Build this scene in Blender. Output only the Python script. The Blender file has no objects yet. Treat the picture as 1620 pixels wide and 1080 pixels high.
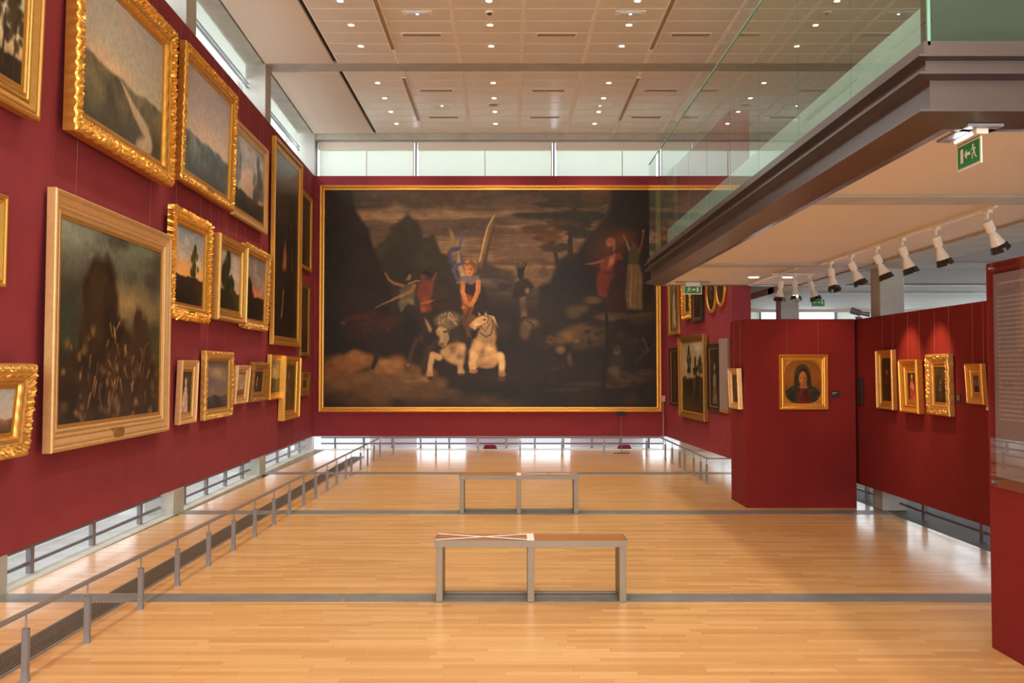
import bpy, math, random
import numpy as np
from mathutils import Matrix, Vector

random.seed(7)
C = bpy.context.scene.collection
SC = bpy.context.scene
R = math.radians

# ------------------------------------------------------------------ camera
F, PITCH, CX, HZ, EYE = 1620.0, R(2.0), 805.0, 583.0, 1.71
CY = HZ - F * math.tan(PITCH)
cam = bpy.data.cameras.new('camera')
cam.sensor_width = 36.0
cam.lens = 36.0 * F / 1620.0
cam.shift_x = (810 - CX) / 1620.0
cam.shift_y = (CY - 540) / 1620.0
cam.clip_end = 200
cam.clip_start = 0.05
cam_o = bpy.data.objects.new('camera', cam)
C.objects.link(cam_o)
cam_o.location = (0, 0, EYE)
cam_o.rotation_euler = (R(90) + PITCH, 0, 0)
SC.camera = cam_o

# ------------------------------------------------------------------ world, exposure
SC.view_settings.view_transform = 'Standard'
SC.view_settings.look = 'None'
SC.view_settings.exposure = 0.0
SC.view_settings.gamma = 1.0
SC.view_settings.use_curve_mapping = False
W = bpy.data.worlds.new('sky')
SC.world = W
W.use_nodes = True
bgn = W.node_tree.nodes['Background']
bgn.inputs[0].default_value = (0.86, 0.94, 1.0, 1)
bgn.inputs[1].default_value = 2.2

WARM = (1.0, 0.80, 0.58)
DAY = (0.86, 0.94, 1.0)
LAMP_W = 88.0


def area(name, loc, rot, sx, sy, energy, col):
    l = bpy.data.lights.new(name, 'AREA')
    l.shape = 'RECTANGLE'
    l.size, l.size_y, l.energy, l.color = sx, sy, energy, col
    o = bpy.data.objects.new(name, l)
    C.objects.link(o)
    o.location = loc
    o.rotation_euler = rot
    return o


# daylight through the window bands, plus two added fills: behind the camera, gallery side
area('daylight_high_left', (-4.95, 9.0, 6.35), (0, R(-72), 0), 0.8, 25, 380, DAY)
area('daylight_high_end', (0.5, 22.6, 6.2), (R(-78), 0, 0), 11, 0.8, 150, DAY)
area('daylight_low_end', (-0.4, 23.0, 0.5), (R(-90), 0, 0), 8, 1.0, 110, DAY)
area('daylight_low_left', (-6.0, 13.0, 0.8), (0, R(-90), 0), 1.0, 16, 100, DAY)
area('fill_behind_camera', (0.0, -5.2, 3.4), (R(90), 0, 0), 7, 4.4, 900, (1.0, 0.95, 0.88))  # fill light added behind the camera, through an invented rear opening
area('daylight_gallery_end', (7.5, 22.6, 1.9), (R(-90), 0, 0), 6, 2.4, 120, DAY)
area('fill_gallery_side', (10.2, 11.0, 1.9), (0, R(90), 0), 2.2, 18, 170, DAY)  # added fill brightening the gallery through an added side window band


# ------------------------------------------------------------------ helpers
def lin(c):
    return tuple((v / 255 / 12.92) if v / 255 <= 0.04045 else ((v / 255 + 0.055) / 1.055) ** 2.4 for v in c)


def ray(x, y):
    c, s = math.cos(PITCH), math.sin(PITCH)
    u = (x - CX) / F
    v = (CY - y) / F
    return (u, c - s * v, s + c * v)


def onY(x, y, Y):
    d = ray(x, y); t = Y / d[1]
    return (d[0] * t, Y, EYE + d[2] * t)


def onZ(x, y, Z=0.0):
    d = ray(x, y); t = (Z - EYE) / d[2]
    return (d[0] * t, d[1] * t, Z)


def tag(o, label=None, cat=None, group=None, kind=None):
    if label: o['label'] = label
    if cat: o['category'] = cat
    if group: o['group'] = group
    if kind: o['kind'] = kind
    return o


def empty(name, loc=(0, 0, 0), rot=(0, 0, 0)):
    o = bpy.data.objects.new(name, None)
    C.objects.link(o)
    o.location = loc
    o.rotation_euler = rot
    o.empty_display_size = 0.05
    return o


class MB:
    def __init__(s):
        s.v = []; s.f = []; s.sm = []

    def box(s, x0, x1, y0, y1, z0, z1):
        n = len(s.v)
        s.v += [(x0, y0, z0), (x1, y0, z0), (x1, y1, z0), (x0, y1, z0), (x0, y0, z1), (x1, y0, z1), (x1, y1, z1), (x0, y1, z1)]
        s.f += [(n, n + 3, n + 2, n + 1), (n + 4, n + 5, n + 6, n + 7), (n, n + 1, n + 5, n + 4), (n + 1, n + 2, n + 6, n + 5), (n + 2, n + 3, n + 7, n + 6), (n + 3, n, n + 4, n + 7)]
        return s

    def prism(s, pts, axis, a, b):
        """polygon pts (2D) extruded along axis from a to b"""
        n = len(s.v); k = len(pts)
        for t in (a, b):
            for p, q in pts:
                s.v.append({'x': (t, p, q), 'y': (p, t, q), 'z': (p, q, t)}[axis])
        s.f.append(tuple(range(n, n + k)))
        s.f.append(tuple(range(n + 2 * k - 1, n + k - 1, -1)))
        for i in range(k):
            j = (i + 1) % k
            s.f.append((n + i, n + k + i, n + k + j, n + j))
        return s

    def tube(s, p, q, r0, r1=None, seg=10, cap=True):
        r1 = r0 if r1 is None else r1
        p = Vector(p); q = Vector(q)
        d = (q - p).normalized()
        a = d.orthogonal().normalized(); b = d.cross(a)
        n = len(s.v)
        for c, r in ((p, r0), (q, r1)):
            for i in range(seg):
                t = 2 * math.pi * i / seg
                s.v.append(tuple(c + a * math.cos(t) * r + b * math.sin(t) * r))
        for i in range(seg):
            j = (i + 1) % seg
            s.f.append((n + i, n + j, n + seg + j, n + seg + i))
        if cap:
            s.f.append(tuple(range(n + seg - 1, n - 1, -1)))
            s.f.append(tuple(range(n + seg, n + 2 * seg)))
        return s

    def path(s, pts, r, seg=6):
        for a, b in zip(pts[:-1], pts[1:]):
            s.tube(a, b, r, r, seg)
        return s

    def mesh(s, name, mat, smooth=False, bevel=0):
        me = bpy.data.meshes.new(name)
        me.from_pydata(s.v, [], s.f)
        import bmesh
        bm = bmesh.new(); bm.from_mesh(me)
        bmesh.ops.recalc_face_normals(bm, faces=bm.faces)
        if bevel:
            bmesh.ops.bevel(bm, geom=list(bm.edges), offset=bevel, segments=1, affect='EDGES', profile=0.6)
        bm.to_mesh(me); bm.free()
        if smooth:
            for p in me.polygons: p.use_smooth = len(p.vertices) <= 4
        me.materials.append(mat)
        return me

    def build(s, name, mat, parent=None, loc=None, smooth=False, bevel=0):
        o = bpy.data.objects.new(name, s.mesh(name, mat, smooth, bevel))
        C.objects.link(o)
        if parent is not None: o.parent = parent
        if loc is not None: o.location = loc
        return o


def struct(name, mb, mat, parent=None, bevel=0):
    o = mb.build(name, mat, parent, bevel=bevel)
    if parent is None: o['kind'] = 'structure'
    return o


def inst(name, me, parent, loc=(0, 0, 0), rot=(0, 0, 0)):
    o = bpy.data.objects.new(name, me)
    C.objects.link(o)
    o.parent = parent
    o.location = loc
    o.rotation_euler = rot
    return o


def copy_tree(o, parent=None):
    c = o.copy(); C.objects.link(c); c.parent = parent
    for ch in list(o.children): copy_tree(ch, c)
    return c


# ------------------------------------------------------------------ materials
def nmat(name, col, rough=0.5, metal=0.0, var=0.0, scale=8.0, bump=0.0, bscale=60.0, spec=0.5, coat=0.0, stretch=(1, 1, 1), col2=None):
    m = bpy.data.materials.new(name); m.use_nodes = True
    nt = m.node_tree; N = nt.nodes; L = nt.links
    b = N['Principled BSDF']
    b.inputs['Roughness'].default_value = rough
    b.inputs['Metallic'].default_value = metal
    b.inputs['Specular IOR Level'].default_value = spec
    b.inputs['Coat Weight'].default_value = coat
    c = lin(col)
    tc = N.new('ShaderNodeTexCoord'); mp = N.new('ShaderNodeMapping')
    mp.inputs['Scale'].default_value = stretch
    L.new(tc.outputs['Object'], mp.inputs['Vector'])
    no = N.new('ShaderNodeTexNoise'); no.inputs['Scale'].default_value = scale; no.inputs['Detail'].default_value = 6
    L.new(mp.outputs[0], no.inputs['Vector'])
    rp = N.new('ShaderNodeValToRGB')
    c2 = lin(col2) if col2 else tuple(v * (1 - var) for v in c)
    rp.color_ramp.elements[0].position = 0.3; rp.color_ramp.elements[1].position = 0.7
    rp.color_ramp.elements[0].color = (*c2, 1)
    rp.color_ramp.elements[1].color = (*(min(1, v * (1 + var * 0.3)) for v in c), 1)
    L.new(no.outputs['Fac'], rp.inputs[0]); L.new(rp.outputs[0], b.inputs['Base Color'])
    if bump:
        n2 = N.new('ShaderNodeTexNoise'); n2.inputs['Scale'].default_value = bscale; n2.inputs['Detail'].default_value = 4
        L.new(mp.outputs[0], n2.inputs['Vector'])
        bu = N.new('ShaderNodeBump'); bu.inputs['Strength'].default_value = bump; bu.inputs['Distance'].default_value = 0.01
        L.new(n2.outputs['Fac'], bu.inputs['Height']); L.new(bu.outputs[0], b.inputs['Normal'])
    return m


def emis(name, col, s):
    m = bpy.data.materials.new(name); m.use_nodes = True
    nt = m.node_tree; nt.nodes.clear()
    e = nt.nodes.new('ShaderNodeEmission'); e.inputs[0].default_value = (*col, 1); e.inputs[1].default_value = s
    o = nt.nodes.new('ShaderNodeOutputMaterial'); nt.links.new(e.outputs[0], o.inputs[0])
    return m


def glass_mat(name, tint, rough=0.0, ior=1.5):
    m = bpy.data.materials.new(name); m.use_nodes = True
    nt = m.node_tree; N = nt.nodes; L = nt.links; N.clear()
    t = N.new('ShaderNodeBsdfTransparent'); t.inputs[0].default_value = (*tint, 1)
    g = N.new('ShaderNodeBsdfGlossy'); g.inputs['Roughness'].default_value = rough
    fr = N.new('ShaderNodeFresnel'); fr.inputs['IOR'].default_value = ior
    geo = N.new('ShaderNodeNewGeometry')
    mx = N.new('ShaderNodeMixShader'); o = N.new('ShaderNodeOutputMaterial')
    # only the outward side of a pane reflects, so a slab reflects like real glass and not four times
    mul = N.new('ShaderNodeMath'); mul.operation = 'MULTIPLY'
    inv = N.new('ShaderNodeMath'); inv.operation = 'SUBTRACT'; inv.inputs[0].default_value = 1.0
    L.new(geo.outputs['Backfacing'], inv.inputs[1]); L.new(fr.outputs[0], mul.inputs[0]); L.new(inv.outputs[0], mul.inputs[1])
    dbl = N.new('ShaderNodeMath'); dbl.operation = 'MULTIPLY'; dbl.inputs[1].default_value = 1.8; dbl.use_clamp = True
    L.new(mul.outputs[0], dbl.inputs[0])
    L.new(dbl.outputs[0], mx.inputs[0]); L.new(t.outputs[0], mx.inputs[1]); L.new(g.outputs[0], mx.inputs[2]); L.new(mx.outputs[0], o.inputs[0])
    return m


def wood_floor():
    m = bpy.data.materials.new('strip_wood_floor'); m.use_nodes = True
    nt = m.node_tree; N = nt.nodes; L = nt.links
    b = N['Principled BSDF']

    def M(op, a, b_=None, c=None):
        n = N.new('ShaderNodeMath'); n.operation = op
        for i, v in enumerate((a, b_, c)):
            if v is None: continue
            if isinstance(v, (int, float)): n.inputs[i].default_value = v
            else: L.new(v, n.inputs[i])
        return n.outputs[0]
    tc = N.new('ShaderNodeTexCoord'); sp = N.new('ShaderNodeSeparateXYZ'); L.new(tc.outputs['Object'], sp.inputs[0])
    x, y = sp.outputs[0], sp.outputs[1]
    yr = M('DIVIDE', y, 0.068)
    row = M('FLOOR', yr)
    wn = N.new('ShaderNodeTexWhiteNoise'); wn.noise_dimensions = '1D'; L.new(row, wn.inputs['W'])
    xs = M('ADD', M('DIVIDE', x, 0.75), M('MULTIPLY', wn.outputs['Value'], 17.0))
    bid = M('FLOOR', xs)
    cb = N.new('ShaderNodeCombineXYZ'); L.new(row, cb.inputs[0]); L.new(bid, cb.inputs[1])
    w2 = N.new('ShaderNodeTexWhiteNoise'); w2.noise_dimensions = '3D'; L.new(cb.outputs[0], w2.inputs['Vector'])
    rp = N.new('ShaderNodeValToRGB')
    e = rp.color_ramp.elements
    e[0].position = 0.0; e[0].color = (*lin((207, 162, 106)), 1)
    e[1].position = 1.0; e[1].color = (*lin((230, 192, 135)), 1)
    k = e.new(0.5); k.color = (*lin((219, 177, 118)), 1)
    L.new(w2.outputs['Value'], rp.inputs[0])
    mp = N.new('ShaderNodeMapping'); mp.inputs['Scale'].default_value = (1.5, 26, 1); L.new(tc.outputs['Object'], mp.inputs[0])
    gr = N.new('ShaderNodeTexNoise'); gr.inputs['Scale'].default_value = 4; gr.inputs['Detail'].default_value = 5; L.new(mp.outputs[0], gr.inputs['Vector'])
    mx = N.new('ShaderNodeMix'); mx.data_type = 'RGBA'; mx.blend_type = 'MULTIPLY'; mx.inputs[0].default_value = 0.35
    g2 = N.new('ShaderNodeValToRGB'); g2.color_ramp.elements[0].position = 0.35; g2.color_ramp.elements[0].color = (0.84, 0.74, 0.62, 1); g2.color_ramp.elements[1].position = 0.6; g2.color_ramp.elements[1].color = (1, 1, 1, 1)
    L.new(gr.outputs['Fac'], g2.inputs[0]); L.new(rp.outputs[0], mx.inputs[6]); L.new(g2.outputs[0], mx.inputs[7])
    # joints between boards
    fy = M('FRACT', yr); fx = M('FRACT', xs)
    jy = M('LESS_THAN', fy, 0.03); jx = M('LESS_THAN', fx, 0.004)
    j = M('MAXIMUM', jy, jx)
    m2 = N.new('ShaderNodeMix'); m2.data_type = 'RGBA'; L.new(M('MULTIPLY', j, 0.45), m2.inputs[0]); L.new(mx.outputs[2], m2.inputs[6]); m2.inputs[7].default_value = (*lin((120, 75, 35)), 1)
    L.new(m2.outputs[2], b.inputs['Base Color'])
    b.inputs['Roughness'].default_value = 0.34
    b.inputs['Coat Weight'].default_value = 0.35; b.inputs['Coat Roughness'].default_value = 0.16
    n3 = N.new('ShaderNodeTexNoise'); n3.inputs['Scale'].default_value = 3.0; L.new(mp.outputs[0], n3.inputs['Vector'])
    bu = N.new('ShaderNodeBump'); bu.inputs['Strength'].default_value = 0.05; bu.inputs['Distance'].default_value = 0.004
    L.new(n3.outputs['Fac'], bu.inputs['Height']); L.new(bu.outputs[0], b.inputs['Normal'])
    return m


def panel_mat(name, col, freq=160.0):
    """enamelled metal with rows of fine perforation"""
    m = nmat(name, col, rough=0.27, spec=0.5, var=0.06, scale=0.6)
    nt = m.node_tree; N = nt.nodes; L = nt.links
    b = N['Principled BSDF']
    tc = N.new('ShaderNodeTexCoord'); wv = N.new('ShaderNodeTexWave'); wv.bands_direction = 'Y'; wv.inputs['Scale'].default_value = 12
    L.new(tc.outputs['Object'], wv.inputs['Vector'])
    old = b.inputs['Base Color'].links[0].from_socket
    mx = N.new('ShaderNodeMix'); mx.data_type = 'RGBA'; mx.blend_type = 'MULTIPLY'; mx.inputs[0].default_value = 0.13
    L.new(old, mx.inputs[6]); L.new(wv.outputs['Color'], mx.inputs[7]); L.new(mx.outputs[2], b.inputs['Base Color'])
    return m


def paint_mat():
    m = bpy.data.materials.new('oil_paint'); m.use_nodes = True
    nt = m.node_tree; N = nt.nodes; L = nt.links
    b = N['Principled BSDF']; b.inputs['Roughness'].default_value = 0.4; b.inputs['Specular IOR Level'].default_value = 0.22
    a = N.new('ShaderNodeVertexColor'); a.layer_name = 'paint'
    tc = N.new('ShaderNodeTexCoord')
    no = N.new('ShaderNodeTexNoise'); no.inputs['Scale'].default_value = 45; no.inputs['Detail'].default_value = 5
    L.new(tc.outputs['Object'], no.inputs['Vector'])
    mx = N.new('ShaderNodeMix'); mx.data_type = 'RGBA'; mx.blend_type = 'OVERLAY'; mx.inputs[0].default_value = 0.08
    L.new(a.outputs['Color'], mx.inputs[6]); L.new(no.outputs['Fac'], mx.inputs[7]); L.new(mx.outputs[2], b.inputs['Base Color'])
    bu = N.new('ShaderNodeBump'); bu.inputs['Strength'].default_value = 0.12; bu.inputs['Distance'].default_value = 0.003
    L.new(no.outputs['Fac'], bu.inputs['Height']); L.new(bu.outputs[0], b.inputs['Normal'])
    return m


M_floor = wood_floor()
M_red = nmat('red_fabric_wall', (150, 60, 70), rough=0.85, var=0.10, scale=3, bump=0.25, bscale=260, spec=0.2)
M_redp = nmat('red_fabric_partition', (128, 38, 36), rough=0.85, var=0.08, scale=3, bump=0.25, bscale=260, spec=0.2)
M_conc = nmat('smooth_concrete', (188, 186, 176), rough=0.7, var=0.18, scale=3, bump=0.15, bscale=40)
M_stone = nmat('grey_stone_strip', (122, 126, 128), rough=0.45, var=0.2, scale=5, bump=0.1, bscale=50)
M_plas = nmat('painted_plaster', (226, 212, 194), rough=0.75, var=0.03, scale=1)
M_panel = panel_mat('perforated_metal_panel', (250, 242, 228))
M_joint = nmat('ceiling_joint_metal', (252, 244, 230), rough=0.4, var=0.02)
M_slot = nmat('slot_diffuser_metal', (176, 150, 118), rough=0.5, var=0.1)
M_steel = nmat('satin_steel', (140, 140, 144), rough=0.4, metal=0.35, var=0.12, scale=4)
M_fascia = nmat('grey_metal_fascia', (124, 116, 114), rough=0.30, metal=0.75, var=0.2, scale=1.2, bump=0.05, bscale=10)
M_bench = nmat('bronze_painted_steel', (130, 120, 104), rough=0.42, metal=0.35, var=0.08, scale=3)
M_oak = nmat('oiled_oak_seat', (176, 112, 52), rough=0.4, var=0.2, scale=3, stretch=(1, 9, 1), bump=0.05)
M_tape = nmat('white_tape', (232, 232, 236), rough=0.55, var=0.03)
M_white = nmat('white_enamel', (232, 226, 212), rough=0.4, var=0.03)
M_blind = bpy.data.materials.new('translucent_blind'); M_blind.use_nodes = True
_b = M_blind.node_tree.nodes['Principled BSDF']; _n = M_blind.node_tree
_t = _n.nodes.new('ShaderNodeBsdfTranslucent'); _t.inputs[0].default_value = (0.72, 0.75, 0.70, 1)
_d = _n.nodes.new('ShaderNodeBsdfDiffuse'); _d.inputs[0].default_value = (0.85, 0.86, 0.8, 1)
_m = _n.nodes.new('ShaderNodeMixShader'); _m.inputs[0].default_value = 0.45
_n.links.new(_t.outputs[0], _m.inputs[1]); _n.links.new(_d.outputs[0], _m.inputs[2]); _n.links.new(_m.outputs[0], _n.nodes['Material Output'].inputs[0])
M_glass = glass_mat('green_float_glass', (0.84, 0.97, 0.935))
M_pane = glass_mat('clear_window_glass', (0.97, 0.98, 0.98))
M_glassedge = nmat('glass_edge_green', (130, 190, 170), rough=0.2, var=0.05)
M_acryl = glass_mat('clear_acrylic', (0.93, 0.93, 0.92), 0.02)
M_dark = nmat('dark_metal', (36, 32, 28), rough=0.5, var=0.1)
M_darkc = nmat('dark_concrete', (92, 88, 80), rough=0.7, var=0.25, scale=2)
M_up = nmat('pale_upstand', (222, 240, 240), rough=0.6, var=0.05)
M_gallery = panel_mat('gallery_ceiling_metal', (176, 168, 158))
M_gallery.node_tree.nodes['Principled BSDF'].inputs['Roughness'].default_value = .7
M_green = nmat('exit_sign_green', (20, 140, 62), rough=0.35, var=0.03)
M_text = nmat('grey_text_panel', (152, 142, 146), rough=0.6, var=0.04)
M_ink = nmat('pale_print', (200, 184, 172), rough=0.6, var=0.03)
M_beige = nmat('beige_plastic', (206, 176, 140), rough=0.5, var=0.03)
M_wire = nmat('thin_nylon_wire', (170, 110, 110), rough=0.5, var=0.02)
M_out = nmat('outside_render', (226, 230, 232), rough=0.8, var=0.05, scale=1)
M_paint = paint_mat()
M_bulb = emis('lamp_glow', (1.0, 0.78, 0.5), 40)
M_led = emis('led_glow', (0.85, 0.93, 1.0), 18)


def gold(name, c1, c2, rough=0.33, metal=0.8, scale=20):
    return nmat(name, c1, rough=rough, metal=metal, var=0.0, scale=scale, bump=0.06, bscale=160, col2=tuple((a * 6 + b) / 7 for a, b in zip(c1, c2)))


G_bright = gold('bright_gilding', (238, 180, 84), (150, 96, 30))
G_old = gold('aged_gilding', (226, 178, 98), (112, 72, 26), 0.42)
G_pale = gold('pale_gilding', (236, 194, 134), (158, 110, 56), 0.42, 0.6)
G_dark = gold('dark_gilding', (176, 130, 66), (78, 50, 22), 0.45, 0.7)
G_flat = nmat('thin_gold_slip', (206, 150, 60), rough=0.4, metal=0.6, var=0.1)
K_black = nmat('black_wood_frame', (44, 32, 26), rough=0.45, var=0.3)

# ------------------------------------------------------------------ setting geometry
CEIL = 6.68
YB = 21.57
XB = -4.12
ZT = 5.79          # top of the red walls
ZB = 0.29          # bottom of the hung red walls
YR = -5.0          # rear end of the hall


def wallX(Y, z=3.0):
    return XB + (0.020 + 0.010 * (z - ZB) / (ZT - ZB)) * (YB - Y)


def rwallX(Y):
    return 3.30 + 0.036 * (YB - Y)


# floor
fl = struct('floor', MB().box(-3.86, 4.5, YR, 21.9, -0.12, 0.0), M_floor)
# tapering wooden edge up to the left wall line
# stone strips laid flush across the wood: each slab its own piece
strips = [(3.02, 3.30), (7.57, 7.85), (12.10, 12.43), (16.66, 17.0)]
slab = MB().box(-0.8, 0.8, -0.14, 0.14, -0.01, 0.003).mesh('stone_slab', M_stone, bevel=0.003)
for (a, b) in strips:
    for i in range(6):
        xc = -4.12 + 1.446 * (i + 0.5)
        if xc > 4.6: break
        o = inst('stone_slab', slab, fl, (xc, (a + b) / 2, 0))
        o.scale = (1.446 / 1.604, (b - a) / 0.28, 1)

# left concrete apron under and behind the hung wall
ap = MB()
ap.prism([(-6.2, YR), (wallX(YR, ZB) + 0.0, YR), (XB, YB + 1.4), (-6.2, YB + 1.4)], 'z', -0.13, 0.004)
struct('trim_1', ap, M_conc)
# far apron under the end wall
struct('trim_2', MB().box(-4.1, 4.4, 21.62, 22.3, -0.13, 0.006), M_conc)

# red hung wall left (very slightly leaning panel)
def ruled(y0, y1, z0, z1, th=0.09):
    mb = MB()
    q = [(wallX(y0, z0), y0, z0), (wallX(y1, z0), y1, z0), (wallX(y1, z1), y1, z1), (wallX(y0, z1), y0, z1)]
    mb.v = q + [(a - th, b, c) for a, b, c in q]
    mb.f = [(0, 1, 2, 3), (7, 6, 5, 4), (0, 4, 5, 1), (1, 5, 6, 2), (2, 6, 7, 3), (3, 7, 4, 0)]
    return mb


struct('wall_left', ruled(YR, YB, ZB, ZT), M_red)
struct('wall_end', MB().box(XB - 0.05, 3.32, YB, YB + 0.1, ZB, ZT), M_red)
rw = MB()
rw.prism([(rwallX(16.05), 16.05), (rwallX(16.05) + 0.3, 16.05), (3.62, YB + .1), (3.30, YB + .1)], 'z', ZB, ZT)
struct('wall_right', rw, M_red)
# rear wall of the hall behind the camera; its wide opening is added for fill light
rear = MB().box(-5, 9.5, YR - 0.2, YR, 0, 1.0).box(-5, 9.5, YR - .2, YR, 5.8, 6.9).box(-5, -3.6, YR - .2, YR, 1.0, 5.8).box(3.6, 9.5, YR - .2, YR, 1.0, 5.8)
struct('wall_rear', rear, M_plas)

# columns at the bay lines
bays = [3.1, 7.66, 12.2, 16.72]
for i, y in enumerate(bays):
    xl = wallX(y + .2, ZB)
    o = struct('concrete_column', MB().prism([(xl - 0.42, y - 0.17), (xl - .092, y - 0.17), (xl - .092, y + 0.22), (xl - 0.42, y + 0.22)], 'z', ZB, ZT), M_conc)
    x2 = wallX(y, ZT)
    struct('concrete_column', MB().box(xl - 0.32, xl + 0.015, y - 0.17, y + 0.22, 0, ZB - 0.002), M_conc)
    struct('concrete_column', MB().box(x2 - 0.34, x2 + .005, y - 0.17, y + 0.22, ZT, CEIL), M_conc)
struct('concrete_column', MB().box(XB - 0.36, XB + 0.02, YB - 0.1, YB + 0.3, ZT, CEIL), M_conc)
struct('concrete_column', MB().box(XB - 0.36, XB - 0.02, YB - 0.1, YB + 0.3, 0, ZB), M_conc)
for y in bays:
    struct('concrete_column', MB().box(4.50, 4.80, y + .2, y + 0.52, 0, 2.93), M_conc, bevel=0.006)

# ------------------------------------------------------------------ ceiling
ceil = struct('ceiling', MB().box(-5.1, 9.6, YR - .2, 22.2, CEIL + 0.12, CEIL + 0.3), M_conc)
# transverse concrete beams
beams = [(2.9, 3.35), (7.44, 7.90), (11.98, 12.44), (16.53, 16.98)]
for a, b in beams:
    struct('trim_3', MB().box(-5.0, 9.5, a, b, CEIL, CEIL + 0.121), M_conc)
struct('trim_4', MB().box(-5.0, 9.5, 21.50, 21.80, 6.55, CEIL + .119), M_conc)
XG = -2.80     # left edge of the metal panels
# metal panels in modules of 1 m x 0.5 m
pm = MB().box(-0.468, 0.468, -0.240, 0.240, 0.0, 0.03).mesh('ceiling_panel', M_panel, bevel=0.003)
jm = MB()
mods = [(-2.28 + 1.005 * i) for i in range(6)]     # module centres
mods = [XG + 0.50 + 1.003 * i for i in range(12)]
mods2 = []
rows = []
for y0, y1 in ((12.44, 16.53), (16.98, 21.50)):
    n = int(round((y1 - y0) / 0.503)); st = (y1 - y0) / n
    rows += [(y0 + st * (k + .5), st) for k in range(n)]
for xc in mods + mods2:
    for yc, st in rows:
        o = inst('ceiling_panel', pm, ceil, (xc, yc, CEIL)); o.scale = (1, st / 0.503, 1)
# unseen nearer bays: one joined field each, resting in the same grid
near = MB()
for y0, y1 in ((YR, 2.9), (3.35, 7.44), (7.90, 11.98)):
    near.box(XG, 9.3, y0 + 0.02, y1 - 0.02, CEIL, CEIL + 0.03)
o = near.build('panel_field', M_panel, ceil); o['kind'] = 'stuff'
# carrier grid seen in the joints
jm = MB()
for xs in (mods,):
    x0, x1 = xs[0] - 0.5, xs[-1] + 0.5
    for y0, y1 in ((12.44, 16.53), (16.98, 21.50)):
        jm.box(x0 + 0.01, x1, y0 + .02, y1 - .01, CEIL + 0.004, CEIL + 0.03)
        for xc in xs[1:]:
            for dx in (-0.5015,):
                jm.box(xc + dx - .012, xc + dx + .012, y0 + .02, y1 - .01, CEIL - 0.003, CEIL + 0.004)
o = jm.build('carrier_grid', M_joint, ceil); o['kind'] = 'stuff'
# plaster panels beside the windows
for y0, y1 in ((YR, 2.9), (3.35, 7.44), (7.90, 11.98), (12.44, 16.53), (16.98, 21.50)):
    mb = MB().prism([(wallX(y0, ZT) + .0, y0 + .03), (XG - 0.05, y0 + .03), (XG - 0.05, y1 - .03), (wallX(y1, ZT) + .0, y1 - .03)], 'z', CEIL - .01, CEIL + 0.03)
    mb.build('plaster_panel', M_plas, ceil)
# strip over the right wall line and longitudinal beam over the left windows
mb = MB().prism([(wallX(YR, ZT) - .36, YR), (wallX(YR, ZT) - .03, YR), (wallX(21.5, ZT) - .03, 21.5), (wallX(21.5, ZT) - .36, 21.5)], 'z', CEIL - .012, CEIL + 0.1)
struct('trim_6', mb, M_conc)
mb = MB().box(XG - 0.05, XG, YR, 21.5, CEIL + 0.04, CEIL + 0.1)
struct('trim_7', mb, M_dark)

# slot diffusers, vents, emergency lights, detectors, downlights
def fixture(name, mb, mat, loc, label, cat, group=None, extra=None):
    t = empty(name, loc); tag(t, label, cat, group)
    mb.build('body', mat, t)
    if extra:
        for n, e, m in extra: e.build(n, m, t)
    return t


for k, (x, y0, y1, lab) in enumerate([
        (XG + 1.003, 12.6, 15.8, 'long ceiling slot diffuser left of centre in the nearer visible bay'),
        (XG + 5 * 1.003, 12.6, 15.8, 'long ceiling slot diffuser right of centre in the nearer visible bay'),
        (XG + 1.003, 17.3, 20.35, 'long ceiling slot diffuser left of centre in the bay by the end windows'),
        (XG + 5 * 1.003, 17.3, 20.35, 'long ceiling slot diffuser right of centre in the bay by the end windows')]):
    h = (y1 - y0) / 2
    t = empty('slot_diffuser', (x, (y0 + y1) / 2, CEIL - 0.004)); tag(t, lab, 'air diffuser', 'ceiling slot diffusers')
    MB().box(-.045, -.03, -h, h, -.014, 0).box(.03, .045, -h, h, -.014, 0).box(-.03, .03, -h, -h + .02, -.014, 0).box(-.03, .03, h - .02, h, -.014, 0).build('diffuser_frame', M_joint, t)
    MB().box(-.03, .03, -h + .02, h - .02, -.008, -.002).build('diffuser_slot', M_slot, t)

VM = MB()
ven_frame = MB().box(-.30, .30, -.085, -.07, -.006, 0).box(-.30, .30, .07, .085, -.006, 0).box(-.30, -.285, -.07, .07, -.006, 0).box(.285, .30, -.07, .07, -.006, 0).mesh('vent_frame', M_joint)
vs = MB().box(-.285, .285, -.07, .07, -.002, 0)
for i in range(6): vs.box(-.285, .285, -.06 + i * .022, -.052 + i * .022, -.006, -.002)
ven_slats = vs.mesh('vent_slats', M_slot)
place = ['left of centre', 'at the centre', 'right of centre']
for yv, where in ((15.1, 'in the nearer visible bay'), (18.15, 'in the far bay, nearer row'), (20.1, 'in the far bay, row by the end windows')):
    for j, mi in enumerate((1, 3, 5)):
        t = empty('ceiling_vent', (mods[mi] + (0.0), yv, CEIL)); tag(t, 'flat rectangular ceiling vent %s %s' % (place[j], where), 'air vent', 'ceiling air vents')
        inst('vent_frame', ven_frame, t); inst('vent_slats', ven_slats, t)
em_plate = MB().box(-.21, .21, -.08, .08, -.008, 0).mesh('plate', M_joint)
em_lens = MB().box(-.155, .155, -.045, .045, -.022, -.008).mesh('lens', nmat('frosted_lens', (214, 222, 236), rough=.3), bevel=.004)
em_led = MB().tube((0, 0, -.024), (0, 0, -.0225), .018, .018, 12).mesh('led', M_led)
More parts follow.
